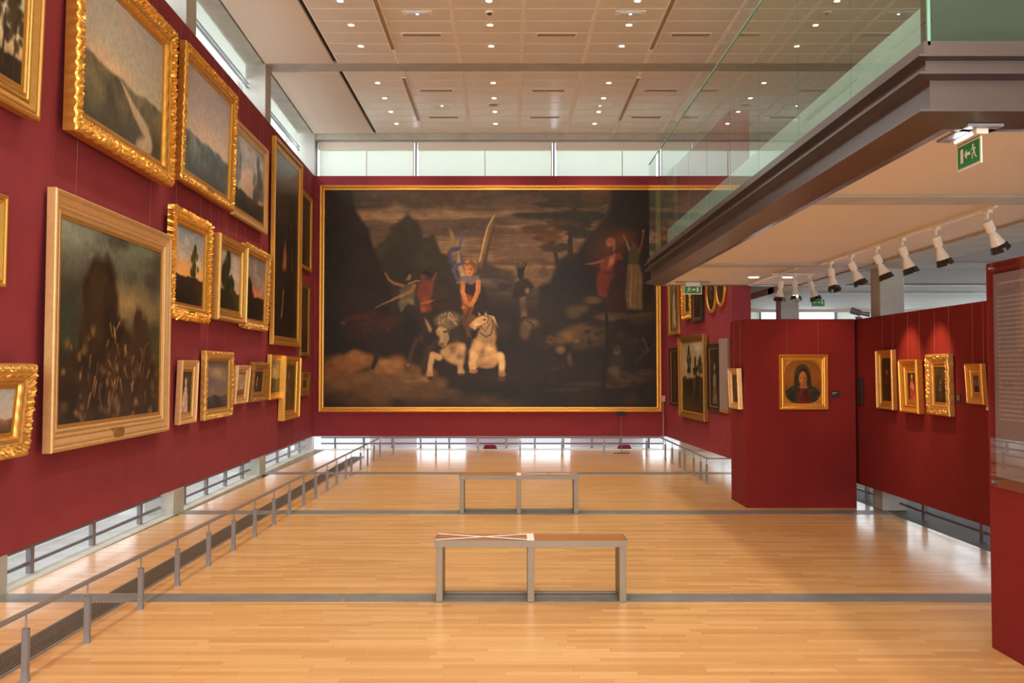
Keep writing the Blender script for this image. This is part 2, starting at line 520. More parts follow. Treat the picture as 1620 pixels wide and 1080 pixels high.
for x, y, lab in ((-1.28, 14.15, 'emergency light in the nearer ceiling bay, left one'), (1.72 - .02, 14.15, 'emergency light in the nearer ceiling bay, right one'),
                  (-1.26, 19.15, 'emergency light in the far ceiling bay, left one'), (1.72, 19.15, 'emergency light in the far ceiling bay, right one')):
    t = empty('emergency_light', (x, y, CEIL)); tag(t, 'small white ' + lab, 'emergency light', 'ceiling emergency lights')
    inst('plate', em_plate, t); inst('lens', em_lens, t); inst('led', em_led, t)
t = empty('smoke_detector', (-0.27, 14.12, CEIL)); tag(t, 'small dark-vented smoke detector on the ceiling near the top edge', 'smoke detector')
MB().tube((0, 0, -.02), (0, 0, 0), .05, .06, 18).build('base', M_joint, t)
MB().tube((0, 0, -.035), (0, 0, -.02), .03, .035, 14).build('sensor', M_dark, t)
t = empty('ceiling_speaker', (-0.29, 19.1, CEIL)); tag(t, 'round beige ceiling speaker disc in the far bay', 'speaker')
MB().tube((0, 0, -.012), (0, 0, 0), .10, .11, 24).build('rim', M_joint, t)
MB().tube((0, 0, -.016), (0, 0, -.010), .09, .09, 24).build('grille', M_slot, t)

ring = MB()
seg = 20
for i in range(seg):
    a0, a1 = 2 * math.pi * i / seg, 2 * math.pi * (i + 1) / seg
    for (r0, z0), (r1, z1) in (((.058, 0), (.058, -.008)), ((.058, -.008), (.042, -.008)), ((.042, -.008), (.038, .004))):
        n = len(ring.v)
        ring.v += [(r0 * math.cos(a0), r0 * math.sin(a0), z0), (r0 * math.cos(a1), r0 * math.sin(a1), z0), (r1 * math.cos(a1), r1 * math.sin(a1), z1), (r1 * math.cos(a0), r1 * math.sin(a0), z1)]
        ring.f.append((n, n + 1, n + 2, n + 3))
ring_me = ring.mesh('trim_ring', M_joint, smooth=True)
bulb_me = MB().tube((0, 0, -.006), (0, 0, -.001), .034, .036, 16).mesh('bulb', M_bulb)
sl = bpy.data.lights.new('downlight_beam', 'SPOT')
sl.energy = LAMP_W; sl.color = WARM; sl.spot_size = R(118); sl.spot_blend = 0.75; sl.shadow_soft_size = 0.12
rn = {-2.28: 'left', -0.27: 'centre', 1.74: 'right'}
LY = [-3.5, -1.5, .6, 1.9, 4.2, 5.2, 6.2, 8.6, 9.6, 10.6, 12.75, 13.68, 14.65, 15.62, 17.65, 18.65, 19.65, 20.62]
ordn = {13.68: 'fourth from the beam on its near side', 14.65: 'second from the beam on its near side', 15.62: 'first before the concrete beam', 17.65: 'first beyond the concrete beam', 18.65: 'second beyond the concrete beam', 19.65: 'third beyond the concrete beam', 20.62: 'nearest the end windows'}
ordn[13.68] = 'third from the beam on its near side'
ORD = ['first', 'second', 'third', 'fourth', 'fifth', 'sixth', 'seventh', 'eighth', 'ninth', 'tenth', 'eleventh']
def downlight(x, y, lab, grp, power=1.0):
    t = empty('downlight', (x, y, CEIL - .001)); tag(t, lab, 'downlight', grp)
    inst('trim_ring', ring_me, t); inst('bulb', bulb_me, t)
    l = sl if power == 1.0 else None
    if l is None:
        l = bpy.data.lights.get('downlight_beam_dim')
        if l is None:
            l = sl.copy(); l.name = 'downlight_beam_dim'; l.energy = LAMP_W * power
    o = bpy.data.objects.new('lamp_beam', l); C.objects.link(o); o.parent = t; o.location = (0, 0, -.03)
for x in rn:
    for y in LY:
        if y in ordn: lab = 'glowing ceiling downlight in the %s row, %s' % (rn[x], ordn[y])
        else: lab = 'ceiling downlight of the %s row in the near hall, %s from the rear wall' % (rn[x], ORD[LY.index(y)])
        downlight(x, y, lab, 'ceiling downlights' if y in ordn else 'near ceiling downlights, %s row' % rn[x])

# ------------------------------------------------------------------ end clerestory windows
wz0, wz1 = ZT, 6.36
tw = struct('window_1', MB().box(-4.2, 9.4, 21.66, 21.72, wz1 + .17, 6.56).box(-4.2, 9.4, 21.62, 21.86, ZT - .1, ZT + .0), M_conc)
xs = [-4.1, -1.98, .96, 3.88, 6.8, 9.3]
for a, b in zip(xs[:-1], xs[1:]):
    n = 2
    for k in range(n):
        x0 = a + .05 + (b - a - .1) * k / n; x1 = a + .05 + (b - a - .1) * (k + 1) / n
        MB().box(x0 + .008, x1 - .008, 21.74, 21.745, ZT, wz1 + .03).build('roller_blind', M_blind, tw)
        MB().box(x1 - .012, x1 + .012, 21.72, 21.735, ZT, wz1 + .03).build('blind_seam', M_white, tw)
    MB().box(a + .04, b - .04, 21.66, 21.76, wz1, wz1 + .17).build('blind_box', M_white, tw)
    MB().box(a - .02, a + .02, 21.70, 21.80, ZT, wz1 + .2).build('mullion', M_steel, tw)
    MB().box(a, b, 21.84, 21.85, ZT, 6.56).build('pane', M_pane, tw)

# left clerestory windows between the columns
yb = [YR] + bays + [21.5]
for i, (a, b) in enumerate(zip(yb[:-1], yb[1:])):
    a2, b2 = a + .24, b - .18
    w = empty('window_%d' % (i + 2), (0, 0, 0)); w['kind'] = 'structure'
    def off(y, d): return wallX(y, ZT) - d
    def strip(d0, d1, z0, z1, name, mat):
        MB().prism([(off(a2, d0), a2), (off(a2, d1), a2), (off(b2, d1), b2), (off(b2, d0), b2)], 'z', z0, z1).build(name, mat, w)
    strip(.335, .33, 6.42, 6.66, 'roller_blind', M_blind)
    strip(.30, .27, 6.27, 6.29, 'rail', M_steel)
    strip(.30, .27, 6.34, 6.355, 'rail', M_steel)
    strip(.42, .32, ZT, ZT + .18, 'sill', M_conc)
    strip(.46, .455, ZT, CEIL, 'pane', M_pane)

# outside: pale wall and ground, seen through the low gaps
struct('outside_ground', MB().box(-14, 14, -7, 34, -0.35, -0.14), M_out)
mo = MB()
for y0 in (3.5, 8.5, 13.0, 17.5):
    mo.box(-7.2, -7.0, y0, y0 + 2.6, -.14, 1.5)
struct('outside_wall', mo, M_darkc)
struct('outside_wall', MB().box(-8, 9, 26.0, 26.3, -.14, 2.2), M_out)

# low glazing and steel rails behind the hung walls
def lowrail(name, pts, zs, posts, label, group=None, r=.018):
    t = empty(name, (pts[0][0], pts[0][1], 0)); tag(t, label, 'rail', group)
    p0 = Vector((pts[0][0], pts[0][1], 0)); p1 = Vector((pts[1][0], pts[1][1], 0)) - p0
    for z in zs:
        MB().tube((0, 0, z), (p1.x, p1.y, z), r, r, 8).build('rail_bar', M_steel, t)
    d = p1.normalized(); L_ = p1.length
    for k in range(posts):
        c = d * (L_ * (k + .5) / posts)
        MB().box(c.x - .02, c.x + .02, c.y - .035, c.y + .035, .004, zs[0] + .02).build('post', M_steel, t)
    return t


low = [(7.96, 12.0, 'low steel rail behind the gap under the left wall, nearest bay'), (12.45, 16.5, 'low steel rail behind the gap under the left wall, middle bay'), (17.0, 21.4, 'low steel rail behind the gap under the left wall, farthest bay')]
for a, b, lab in low:
    lowrail('low_rail', [(wallX(a, 0) - .14, a), (wallX(b, 0) - .14, b)], (.226, .09), 3 if a < 9 else 4, lab, 'low rails behind the walls')
lowrail('low_rail', [(XB + .1, 22.0), (3.3, 22.0)], (.24, .11), 12, 'low steel rail outside the gap under the end wall', 'low rails behind the walls')
lowrail('low_rail', [(4.68, 6.6), (4.68, 12.3)], (.24, .10), 4, 'low steel rail under the right partition, nearer than the column', 'low rails behind the walls', .015)
lowrail('low_rail', [(4.68, 12.8), (4.68, 16.6)], (.24, .10), 3, 'low steel rail under the right partition, beyond the column', 'low rails behind the walls', .015)
for i, (a, b) in enumerate([(YR, 3.1)] + [(3.4, 7.5), (7.9, 12.0), (12.45, 16.5), (17.0, 21.4)]):
    w = MB().prism([(wallX(a, 0) - .62, a), (wallX(a, 0) - .63, a), (wallX(b, 0) - .63, b), (wallX(b, 0) - .62, b)], 'z', 0, .7).build('window_%d' % (i + 8), M_pane)
    w['kind'] = 'structure'
# panels standing behind the end gap between bright openings
for x0, x1 in ((-3.05, -2.02), (-.95, .22), (1.35, 2.95)):
    struct('outside_wall', MB().box(x0, x1, 22.6, 22.7, -.13, .9), M_out)
for k, (x, lab) in enumerate(((-.40, 'dark red mat seen through the low gap under the end wall, left one'), (2.46, 'dark red mat seen through the low gap under the end wall, right one'))):
    b = MB().prism([(x - .15, .012), (x + .15, .012), (x + .11, .09), (x - .11, .09)], 'y', 21.84, 21.93).build('red_bolster', M_red)
    tag(b, lab.replace('mat', 'bolster'), 'bolster', 'red bolsters behind the end wall')

# right side gallery: outer floor, wall, ceiling, end windows
struct('gallery_floor', MB().box(4.5, 9.5, YR, 21.9, -.12, -.003), M_darkc)
struct('wall_gallery', MB().box(9.4, 9.6, YR, 22, -.1, .9).box(9.4, 9.6, YR, 22, 2.85, CEIL + .1), M_plas)
gp = MB().box(9.48, 9.49, YR, 22, .9, 2.85).build('window_16', M_pane); gp['kind'] = 'structure'  # unseen window band, added to let light into the gallery
gc = struct('gallery_ceiling', MB().box(4.9, 9.4, 5.25, 21.5, 2.955, 2.985), M_gallery)
ge = MB().box(3.6, 9.4, 21.55, 21.7, -.1, .35).box(3.6, 9.4, 21.55, 21.7, 2.9, ZT)
struct('wall_gallery_end', ge, M_plas)
we = empty('window_15', (0, 0, 0)); we['kind'] = 'structure'
for k in range(8):
    x = 3.7 + k * .8
    MB().box(x - .025, x + .025, 21.58, 21.66, .35, 2.9).build('mullion', M_steel, we)
    if k < 7: MB().box(x + .025, x + .775, 21.62, 21.63, .35, 2.9).build('pane', M_pane, we)
for k in (1, 4, 6):
    MB().box(3.73 + k * .8, 4.47 + k * .8, 21.60, 21.605, 1.9, 2.9).build('roller_blind', M_blind, we)

# ------------------------------------------------------------------ mezzanine
MX, MY0, MY1, MZ = 2.06, 5.03, 15.2, 2.93
mz = struct('mezzanine_floor', MB().box(MX + .16, 9.4, MY0 + .16, MY1 - .1, MZ + .06, 3.32), M_conc)
# soffit plaster fields between concrete ribs
ribs = [(7.25, 7.60), (12.0, 12.36)]
ys = [MY0 + .19, 7.22, 7.63, 11.97, 12.39, MY1 - .12]
for a, b in ((ys[0], ys[1]), (ys[2], ys[3]), (ys[4], ys[5])):
    MB().box(MX + .22, 4.25, a, b, MZ + .012, MZ + .05).build('soffit_panel', M_plas, mz)
for a, b in ribs:
    MB().box(MX + .20, 9.3, a, b, MZ - .0, MZ + .058).build('soffit_rib', M_conc, mz)
MB().box(4.27, 4.88, MY0 + .16, MY1 - .1, MZ - .005, MZ + .058).build('edge_beam', M_conc, mz)
struct('trim_8', MB().box(4.27, 9.3, 16.5, 16.85, MZ, MZ + .10), M_conc)
struct('trim_9', MB().box(4.27, 4.88, MY1, 21.5, MZ - .005, MZ + .1), M_conc)
# stepped steel fascia (profile: outward offset, z), run down the long side and round both ends
prof = [(0.0, 3.335), (0.0, 3.262), (.045, 3.256), (.045, 3.246), (-.012, 3.24), (-.012, 3.178), (.04, 3.172), (.04, 3.160), (-.045, 3.15), (-.045, 3.005), (.035, 2.985), (.035, 2.975), (-.15, MZ - .002), (-.2, MZ - .002), (-.2, 3.335)]
fa = MB()
P = [[(9.4, MY0 - o_, z) for o_, z in prof], [(MX - o_, MY0 - o_, z) for o_, z in prof], [(MX - o_, MY1 + o_, z) for o_, z in prof], [(9.4, MY1 + o_, z) for o_, z in prof]]
for Lp in P: fa.v += Lp
k = len(prof)
for s_ in range(3):
    for i in range(k):
        j = (i + 1) % k
        fa.f.append((s_ * k + i, s_ * k + j, (s_ + 1) * k + j, (s_ + 1) * k + i))
o = fa.build('steel_fascia', M_fascia, mz)
MB().box(MX + .26, MX + .32, MY0 + .3, MY1 - .3, 3.32, 3.74).build('upstand', M_up, mz)
MB().box(MX + .05, 9.3, MY0 + .10, MY0 + .16, 3.32, 3.74).build('upstand', M_darkc, mz)  # front upstand coloured dark: the shade of its unlit face is in the material

gb = empty('glass_balustrade', (MX + .03, MY0, 3.335)); tag(gb, 'frameless green-tinted glass balustrade along the mezzanine edge', 'balustrade')
gl = [MY0 + .02, 6.2, 7.33, 8.49, 9.58, 10.7, 11.8, 12.9, 13.97, 15.14]
H_G = 1.40
for a, b in zip(gl[:-1], gl[1:]):
    MB().box(-.006, .006, a - MY0 + .006, b - MY0 - .006, -.02, H_G).build('glass_pane', M_glass, gb)
for a, b in ((.02, 1.15), (1.17, 2.3), (2.32, 3.5), (3.52, 4.7)):
    MB().box(a, b, .014, .026, -.02, H_G).build('glass_pane', M_glass, gb)
for a, b in ((.02, 1.15), (1.17, 2.3), (2.32, 3.5)):
    MB().box(a, b, 10.10, 10.112, -.02, H_G).build('glass_pane', M_glass, gb)
MB().box(-.012, .012, .0, 10.1, H_G, H_G + .014).build('edge_trim', M_glassedge, gb)
MB().box(-.01, .004, .0, .012, -.02, H_G).build('corner_strip', M_glassedge, gb)

# ------------------------------------------------------------------ partitions
def part(name, mb):
    return struct(name, mb, M_redp, bevel=.004)


part('wall_partition', MB().box(2.925, 4.285, 12.67, 13.52, .0, 2.325))
part('wall_partition', MB().box(4.32, 4.42, 8.6, 14.6, ZB, 2.325))
part('wall_partition', MB().box(2.965, 3.25, 1.6, 6.35, 0, 2.36))
for y in (8.7, 14.4):
    struct('trim_10', MB().box(4.35, 4.39, y - .03, y + .03, -.003, ZB), M_steel)

# ------------------------------------------------------------------ painter
def vnoise(H, Wd, fx, fy, seed):
    rg = np.random.RandomState(seed)
    gx, gy = int(fx) + 2, int(fy) + 2
    g = rg.rand(gy, gx)
    x = np.linspace(0, fx, Wd); y = np.linspace(0, fy, H)
    xi = x.astype(int); yi = y.astype(int)
    tx = x - xi; ty = y - yi
    tx = tx * tx * (3 - 2 * tx); ty = ty * ty * (3 - 2 * ty)
    a = g[np.ix_(yi, xi)]; b = g[np.ix_(yi, xi + 1)]; c = g[np.ix_(yi + 1, xi)]; d = g[np.ix_(yi + 1, xi + 1)]
    return (a * (1 - tx) + b * tx) * (1 - ty)[:, None] + (c * (1 - tx) + d * tx) * ty[:, None]


def fbm(H, Wd, fx, fy, seed, oc=4):
    r = 0; am = 1; t = 0
    for i in range(oc):
        r = r + am * vnoise(H, Wd, fx * 2 ** i, fy * 2 ** i, seed + i); t += am; am *= .55
    return r / t


class Art:
    """a small painter working in unit coordinates, x right, y down"""
    def __init__(s, w, h, asp, seed=1):
        s.W, s.H, s.asp, s.seed = w, h, asp, seed
        s.x, s.y = np.meshgrid(np.linspace(0, 1, w), np.linspace(0, 1, h))
        s.im = np.zeros((h, w, 3))
        s.wx = fbm(h, w, 14, 14 / asp, seed + 50, 3) - .5
        s.wy = fbm(h, w, 14, 14 / asp, seed + 70, 3) - .5

    def grad(s, stops):
        ys = [a for a, _ in stops]
        for c in range(3):
            s.im[..., c] = np.interp(s.y, ys, [b[c] for _, b in stops])
        return s

    def mix(s, m, col, col2=None, n=None):
        m = np.clip(m, 0, 1)[..., None]
        c = np.array(col, float)[None, None, :]
        if col2 is not None:
            n = fbm(s.H, s.W, 9, 9 / s.asp, s.seed + 5) if n is None else n
            n = np.clip((n - .3) / .4, 0, 1)[..., None]
            c = c * (1 - n) + np.array(col2, float) * n
        s.im = s.im * (1 - m) + c * m
        return s

    def cloud(s, col, fx, fy, lo, hi, y0, y1, a=1, seed=3):
        n = fbm(s.H, s.W, fx, fy, s.seed + seed, 5)
        m = np.clip((n - lo) / (hi - lo), 0, 1) * a
        m = m * np.clip((s.y - y0) / .06, 0, 1) * np.clip((y1 - s.y) / .06, 0, 1)
        return s.mix(m, col)

    def poly(s, pts, col, soft=.004, col2=None, rag=.0, a=1):
        x = s.x + s.wx * rag; y = s.y + s.wy * rag
        ins = np.zeros_like(x, bool); dist = np.full_like(x, 9.)
        k = len(pts)
        for i in range(k):
            x0, y0 = pts[i]; x1, y1 = pts[(i + 1) % k]
            cond = ((y0 > y) != (y1 > y))
            with np.errstate(divide='ignore', invalid='ignore'):
                xi = (x1 - x0) * (y - y0) / ((y1 - y0) if y1 != y0 else 1e-9) + x0
            ins ^= cond & (x < xi)
            dx, dy = x1 - x0, (y1 - y0) / s.asp
            l2 = dx * dx + dy * dy + 1e-12
            t = np.clip(((x - x0) * dx + (y - y0) / s.asp * dy) / l2, 0, 1)
            dist = np.minimum(dist, np.hypot(x - x0 - t * dx, (y - y0) / s.asp - t * dy))
        sd = np.where(ins, dist, -dist)
        return s.mix(np.clip(sd / (soft + 1e-6) * .5 + .5, 0, 1) * a, col, col2)

    def ell(s, cx, cy, rx, ry, col, soft=.25, a=1, rag=0.0, col2=None):
        x = s.x + s.wx * rag; y = s.y + s.wy * rag
        d = np.hypot((x - cx) / rx, (y - cy) / ry) / (1 + .4 * soft)
        return s.mix(np.clip((1 - d) / soft, 0, 1) * a, col, col2)

    def stroke(s, pts, w0, w1, col, soft=.5, a=1):
        m = np.zeros_like(s.x); k = len(pts) - 1
        for i in range(k):
            x0, y0 = pts[i]; x1, y1 = pts[i + 1]
            dx, dy = x1 - x0, (y1 - y0) / s.asp
            t = np.clip(((s.x - x0) * dx + (s.y - y0) / s.asp * dy) / (dx * dx + dy * dy + 1e-12), 0, 1)
            d = np.hypot(s.x - x0 - t * dx, (s.y - y0) / s.asp - t * dy)
            w = w0 + (w1 - w0) * (i + t) / k
            m = np.maximum(m, np.clip((w - d) / (w * soft), 0, 1))
        return s.mix(m * a, col)

    def tree(s, cx, base, h, w, col, col2=None, trunk=(50, 38, 26), seed=0):
        rg = random.Random(seed + 11)
        s.stroke([(cx, base), (cx + w * .05, base - h * .6)], w * .07, w * .03, trunk)
        for i in range(26):
            t = rg.random()
            rr = w * .5 * math.sin(math.pi * min(1, .25 + t * .75)) * (1 - .3 * t)
            x = cx + rg.uniform(-1, 1) * rr; y = base - h * (.3 + .68 * t)
            c = col if rg.random() < .5 or col2 is None else col2
            s.ell(x, y, w * rg.uniform(.10, .2), w * s.asp * rg.uniform(.10, .18), c, .6, .9, rag=.03)
        return s

    def out(s, gain=1.0):
        n = fbm(s.H, s.W, 60, 60 / s.asp, s.seed + 90, 2)
        im = np.clip(s.im * (0.9 + .2 * n[..., None]) * gain, 0, 255) / 255
        return np.where(im <= .04045, im / 12.92, ((im + .055) / 1.055) ** 2.4)


def landscape(w, h, asp, seed, sky, hor, ground, hy=.55, glow=None, trees=(), path=False, gain=1.0, cl=(200, 190, 180), water=None, gtilt=0.0):
    A = Art(w, h, asp, seed)
    A.grad([(0, sky), (hy * .6, tuple((a + b) / 2 for a, b in zip(sky, hor))), (hy, hor), (1, hor)])
    A.cloud(cl, 4, 5, .5, .75, -.1, hy, .55)
    if glow: A.ell(glow[0], glow[1], .32, .12, glow[2], 1.0, .7)
    pts = [(-.05, hy - gtilt)] + [(i / 8, hy - gtilt + gtilt * 2 * i / 8 + random.Random(seed * 9 + i).uniform(-.02, .03)) for i in range(9)] + [(1.05, 1.1), (-.05, 1.1)]
    A.poly(pts, ground, .01, tuple(v * .55 for v in ground), rag=.04)
    if water: A.poly([(0, hy + .12), (1, hy + .1), (1, hy + .22), (0, hy + .26)], water, .03, rag=.06, a=.8)
    A.ell(.5, 1.0, .8, .22, tuple(v * .5 for v in ground), .8, .8, rag=.1)
    for i, (tx, tb, th, tw_, tc_) in enumerate(trees):
        A.tree(tx, tb, th, tw_, tc_, tuple(v * .65 for v in tc_), seed=seed + i)
    if path:
        A.stroke([(.45, hy + .02), (.55, hy + .10), (.62, hy + .16), (.78, hy + .26), (.82, hy + .34), (.70, 1.0)], .006, .075, (170, 148, 122), .5, .9)
    return A.out(gain * 1.22)


def figure(w, h, asp, seed, bg, skin, robe, robe2, cx=.5, top=.2, size=.5, gain=1.0, seated=False):
    A = Art(w, h, asp, seed)
    A.grad([(0, bg), (1, tuple(v * .6 for v in bg))])
    A.cloud(tuple(min(255, v * 1.5) for v in bg), 3, 4, .45, .7, -.1, 1.1, .5)
    hr = size * .11 / 1.0
    A.poly([(cx - hr * .9, top + size * .2), (cx + hr * .9, top + size * .2), (cx + size * .28, top + size * .55), (cx + size * .34, top + size), (cx - size * .36, top + size), (cx - size * .28, top + size * .5)], robe, .02, robe2, rag=.05)
    A.ell(cx, top + size * .09, hr * 1.25, hr * 1.4 * asp, tuple(v * .6 for v in robe), .3)
    A.ell(cx, top + size * .10, hr * .8, hr * 1.05 * asp, skin, .4)
    A.stroke([(cx - size * .18, top + size * .32), (cx - size * .2, top + size * .5), (cx, top + size * .55)], .03, .02, skin, .6, .9)
    if seated: A.ell(cx + size * .12, top + size * .5, size * .12, size * .16 * asp, skin, .6, .8)
    return A.out(gain * 1.2)


def art_epic():
    w, h = 560, 366
    A = Art(w, h, 532 / 348.5, 21)
    def U(s_, ox, oy):
        return lambda *q: [((ox + a / s_ - 509) / 532., (oy + b / s_ - 298) / 348.5) for a, b in q]
    Z, B, D = U(2.7, 480, 270), U(3.0, 820, 290), U(4.32, 505, 400)
    Q = U(3.6, 590, 320)
    def el(M, s_, x, y, rx, ry, c, soft=.5, a=1, rag=.0, col2=None):
        (cx, cy), = M((x, y)); A.ell(cx, cy, rx / s_ / 532, ry / s_ / 348.5, c, soft, a, rag, col2)
    q = lambda x, y, rx, ry, c, soft=.5, a=1, rag=.0, col2=None: el(Q, 3.6, x, y, rx, ry, c, soft, a, rag, col2)
    b = lambda x, y, rx, ry, c, soft=.5, a=1, rag=.0, col2=None: el(B, 3.0, x, y, rx, ry, c, soft, a, rag, col2)
    d = lambda x, y, rx, ry, c, soft=.5, a=1, rag=.0, col2=None: el(D, 4.32, x, y, rx, ry, c, soft, a, rag, col2)
    def st(M, pts, w0, w1, c, soft=.5, a=1): A.stroke(M(*pts), w0 / 532, w1 / 532, c, soft, a)
    A.grad([(0, (70, 57, 50)), (.12, (80, 66, 58)), (.22, (98, 80, 68)), (.42, (106, 86, 70)), (.5, (92, 76, 64)), (.62, (48, 38, 30)), (1, (34, 26, 19))])
    A.cloud((140, 116, 92), 5, 34, .46, .66, .06, .5, .8, 1)
    A.cloud((66, 55, 50), 4, 30, .5, .66, .1, .5, .7, 14)
    A.cloud((54, 46, 43), 5, 16, .46, .66, -.1, .16, .8, 8)
    A.poly(Z((205, 168), (340, 163), (380, 133), (440, 158), (540, 162), (610, 150), (680, 172), (880, 160), (965, 166), (950, 180), (700, 186), (420, 172), (220, 182)), (132, 110, 90), .01, rag=.03, a=.6)
    # far hills, tower, sea
    A.poly(Q((560, 440), (600, 360), (655, 345), (700, 368), (790, 395), (815, 430), (820, 480), (936, 500), (936, 560), (560, 560)), (66, 58, 56), .006, (56, 50, 50), rag=.01)
    A.poly(B((92, 450), (100, 420), (116, 400), (118, 365), (124, 352), (130, 366), (134, 400), (146, 425), (150, 450)), (84, 70, 62), .006)
    A.poly(B((30, 450), (180, 448), (180, 490), (30, 490)), (84, 72, 64), .02, a=.7)
    A.poly(Q((640, 512), (936, 505), (936, 545), (640, 550)), (66, 70, 74), .01, rag=.02); A.stroke(Q((650, 520), (780, 518)), .002, .002, (98, 96, 94), .8, .8)
    # green mountain
    A.poly(Z((265, 330), (300, 322), (335, 298), (345, 275), (362, 262), (360, 238), (400, 212), (418, 196), (436, 181), (465, 205), (490, 240), (505, 285), (522, 280), (548, 266), (556, 285), (580, 350), (620, 358), (650, 400), (700, 470), (720, 640), (265, 640)), (56, 52, 36), .005, (42, 39, 29), rag=.012)
    A.poly(Z((436, 181), (465, 205), (490, 240), (505, 300), (470, 380), (450, 280)), (46, 42, 31), .02, a=.7); A.poly(Z((300, 322), (362, 262), (380, 330), (330, 400), (290, 380)), (64, 60, 42), .03, a=.5)
    # left cliff
    A.poly(Z((60, 50), (188, 50), (198, 110), (215, 160), (240, 205), (272, 250), (292, 330), (330, 420), (370, 520), (360, 700), (60, 800)), (40, 31, 24), .006, (31, 24, 19), rag=.012)
    # right cliff
    A.poly(B((440, 0), (660, 0), (660, 640), (100, 640), (95, 560), (100, 500), (160, 470), (175, 410), (200, 365), (240, 340), (290, 330), (330, 260), (385, 190), (425, 140), (440, 90)), (38, 29, 23), .008, (28, 22, 18), rag=.02)
    # cedar
    st(B, ((252, 350), (250, 270), (262, 200), (270, 110)), 6.2, 3.2, (38, 30, 22)); st(B, ((190, 380), (178, 320), (150, 260)), 4.6, 2.6, (42, 32, 23)); st(B, ((262, 200), (200, 160), (140, 150)), 1.6, .8, (38, 32, 22)); st(B, ((330, 150), (420, 112)), 1.2, .8, (50, 40, 28))
    rg = random.Random(8)
    for cx, cy, rx, ry, c, n in ((110, 145, 112, 9, (42, 42, 28), 26), (200, 92, 110, 10, (44, 43, 30), 22), (290, 150, 110, 20, (40, 38, 27), 30), (290, 80, 130, 26, (48, 46, 31), 34), (240, 50, 90, 16, (52, 48, 34), 16), (260, 190, 90, 24, (38, 35, 25), 22), (300, 230, 50, 26, (42, 36, 26), 14), (120, 215, 80, 20, (78, 54, 31), 22), (140, 255, 50, 22, (84, 58, 32), 14), (180, 300, 46, 22, (56, 46, 30), 12), (215, 185, 70, 14, (60, 46, 30), 10), (380, 60, 60, 16, (66, 50, 34), 10)):
        for i in range(int(n * 1.8)):
            t = rg.uniform(-1, 1)
            b(cx + rx * t, cy + rg.uniform(-1, 1) * ry * (1 - t * t) ** .5, rg.uniform(18, 38), rg.uniform(6, 13), tuple(v * rg.uniform(.82, 1.15) for v in c), .7, .92, rag=.012)
    # dark lower ground
    A.poly(Z((60, 720), (200, 640), (340, 590), (700, 600), (880, 590), (1000, 560), (1080, 540), (1530, 560), (1530, 1030), (60, 1030)), (40, 30, 22), .04, (29, 22, 17), rag=.05)
    A.poly(Z((560, 430), (650, 470), (900, 560), (1010, 600), (1000, 780), (560, 700)), (44, 36, 29), .04, (34, 28, 24), rag=.04, a=.9)
    # golden clouds
    for i in range(70):
        x = rg.uniform(20, 780); y = rg.uniform(720, 1040)
        top = 700 + max(0, abs(x - 260) - 120) * .32
        if y < top: continue
        t = max(0, 1 - (y - top) / 230)
        d(x, y, rg.uniform(50, 110), rg.uniform(36, 70), (90 + 56 * t, 68 + 34 * t, 42 + 8 * t), .8, .6, rag=.03)
    for x, y, rx, ry, c in ((240, 705, 52, 40, (132, 92, 46)), (300, 735, 60, 44, (122, 84, 42)), (190, 770, 60, 44, (110, 74, 38)), (110, 830, 80, 50, (104, 68, 34)), (60, 800, 50, 40, (98, 60, 32)), (430, 770, 44, 40, (136, 98, 54)), (470, 800, 60, 40, (126, 90, 50)), (515, 778, 28, 22, (132, 98, 58)), (380, 810, 50, 40, (112, 80, 44)), (560, 850, 80, 40, (100, 76, 48)), (640, 830, 60, 36, (88, 68, 44)), (270, 870, 90, 50, (96, 72, 42)), (150, 910, 90, 50, (92, 66, 36)), (700, 880, 40, 18, (146, 110, 66)), (450, 900, 110, 50, (88, 68, 44)), (830, 900, 60, 50, (84, 68, 48)), (760, 830, 50, 34, (82, 66, 46)), (620, 900, 90, 44, (96, 76, 48)), (500, 960, 120, 50, (84, 66, 44)), (330, 960, 120, 50, (84, 62, 38)), (700, 950, 100, 44, (78, 62, 44)), (860, 970, 100, 40, (72, 58, 42))):
        d(x, y, rx * 1.1, ry * 1.1, tuple(v * 1.15 for v in c), .6, .9, rag=.02)
    st(D, ((560, 888), (640, 886), (720, 876)), 1.0, 1.4, (150, 116, 74), .9, .8)
    for x, y, rx, ry, c in ((760, 985, 90, 30, (88, 70, 48)), (870, 1000, 90, 24, (78, 62, 44)), (640, 980, 90, 30, (72, 58, 40))): el(Z, 2.7, x, y, rx, ry, c, .9, .8, .04)
    d(60, 1000, 200, 60, (48, 36, 24), 1, .8); el(Z, 2.7, 560, 1010, 200, 30, (50, 40, 28), 1, .7)
    # rocks, right
    for x, y, rx, ry, c in ((360, 560, 50, 20, (98, 84, 56)), (290, 600, 56, 26, (92, 78, 52)), (270, 625, 40, 24, (82, 70, 46)), (520, 630, 150, 18, (84, 70, 46)), (430, 640, 70, 16, (92, 78, 52)), (600, 650, 70, 22, (60, 50, 34)), (300, 700, 70, 34, (98, 82, 54)), (240, 730, 64, 34, (108, 88, 56)), (180, 750, 60, 28, (92, 76, 48)), (350, 740, 60, 40, (82, 70, 44)), (205, 795, 28, 24, (128, 98, 62)), (245, 730, 22, 22, (122, 92, 64)), (285, 752, 18, 14, (120, 92, 60)), (300, 780, 50, 24, (70, 58, 38)), (400, 700, 40, 40, (66, 54, 34)), (250, 840, 16, 34, (84, 80, 58)), (540, 935, 110, 26, (88, 72, 46)), (620, 905, 50, 16, (92, 76, 48)), (480, 965, 110, 16, (76, 62, 40)), (340, 960, 120, 12, (64, 52, 36)), (250, 985, 120, 14, (62, 50, 34)), (540, 1030, 40, 34, (62, 52, 36)), (480, 910, 44, 18, (84, 72, 48))):
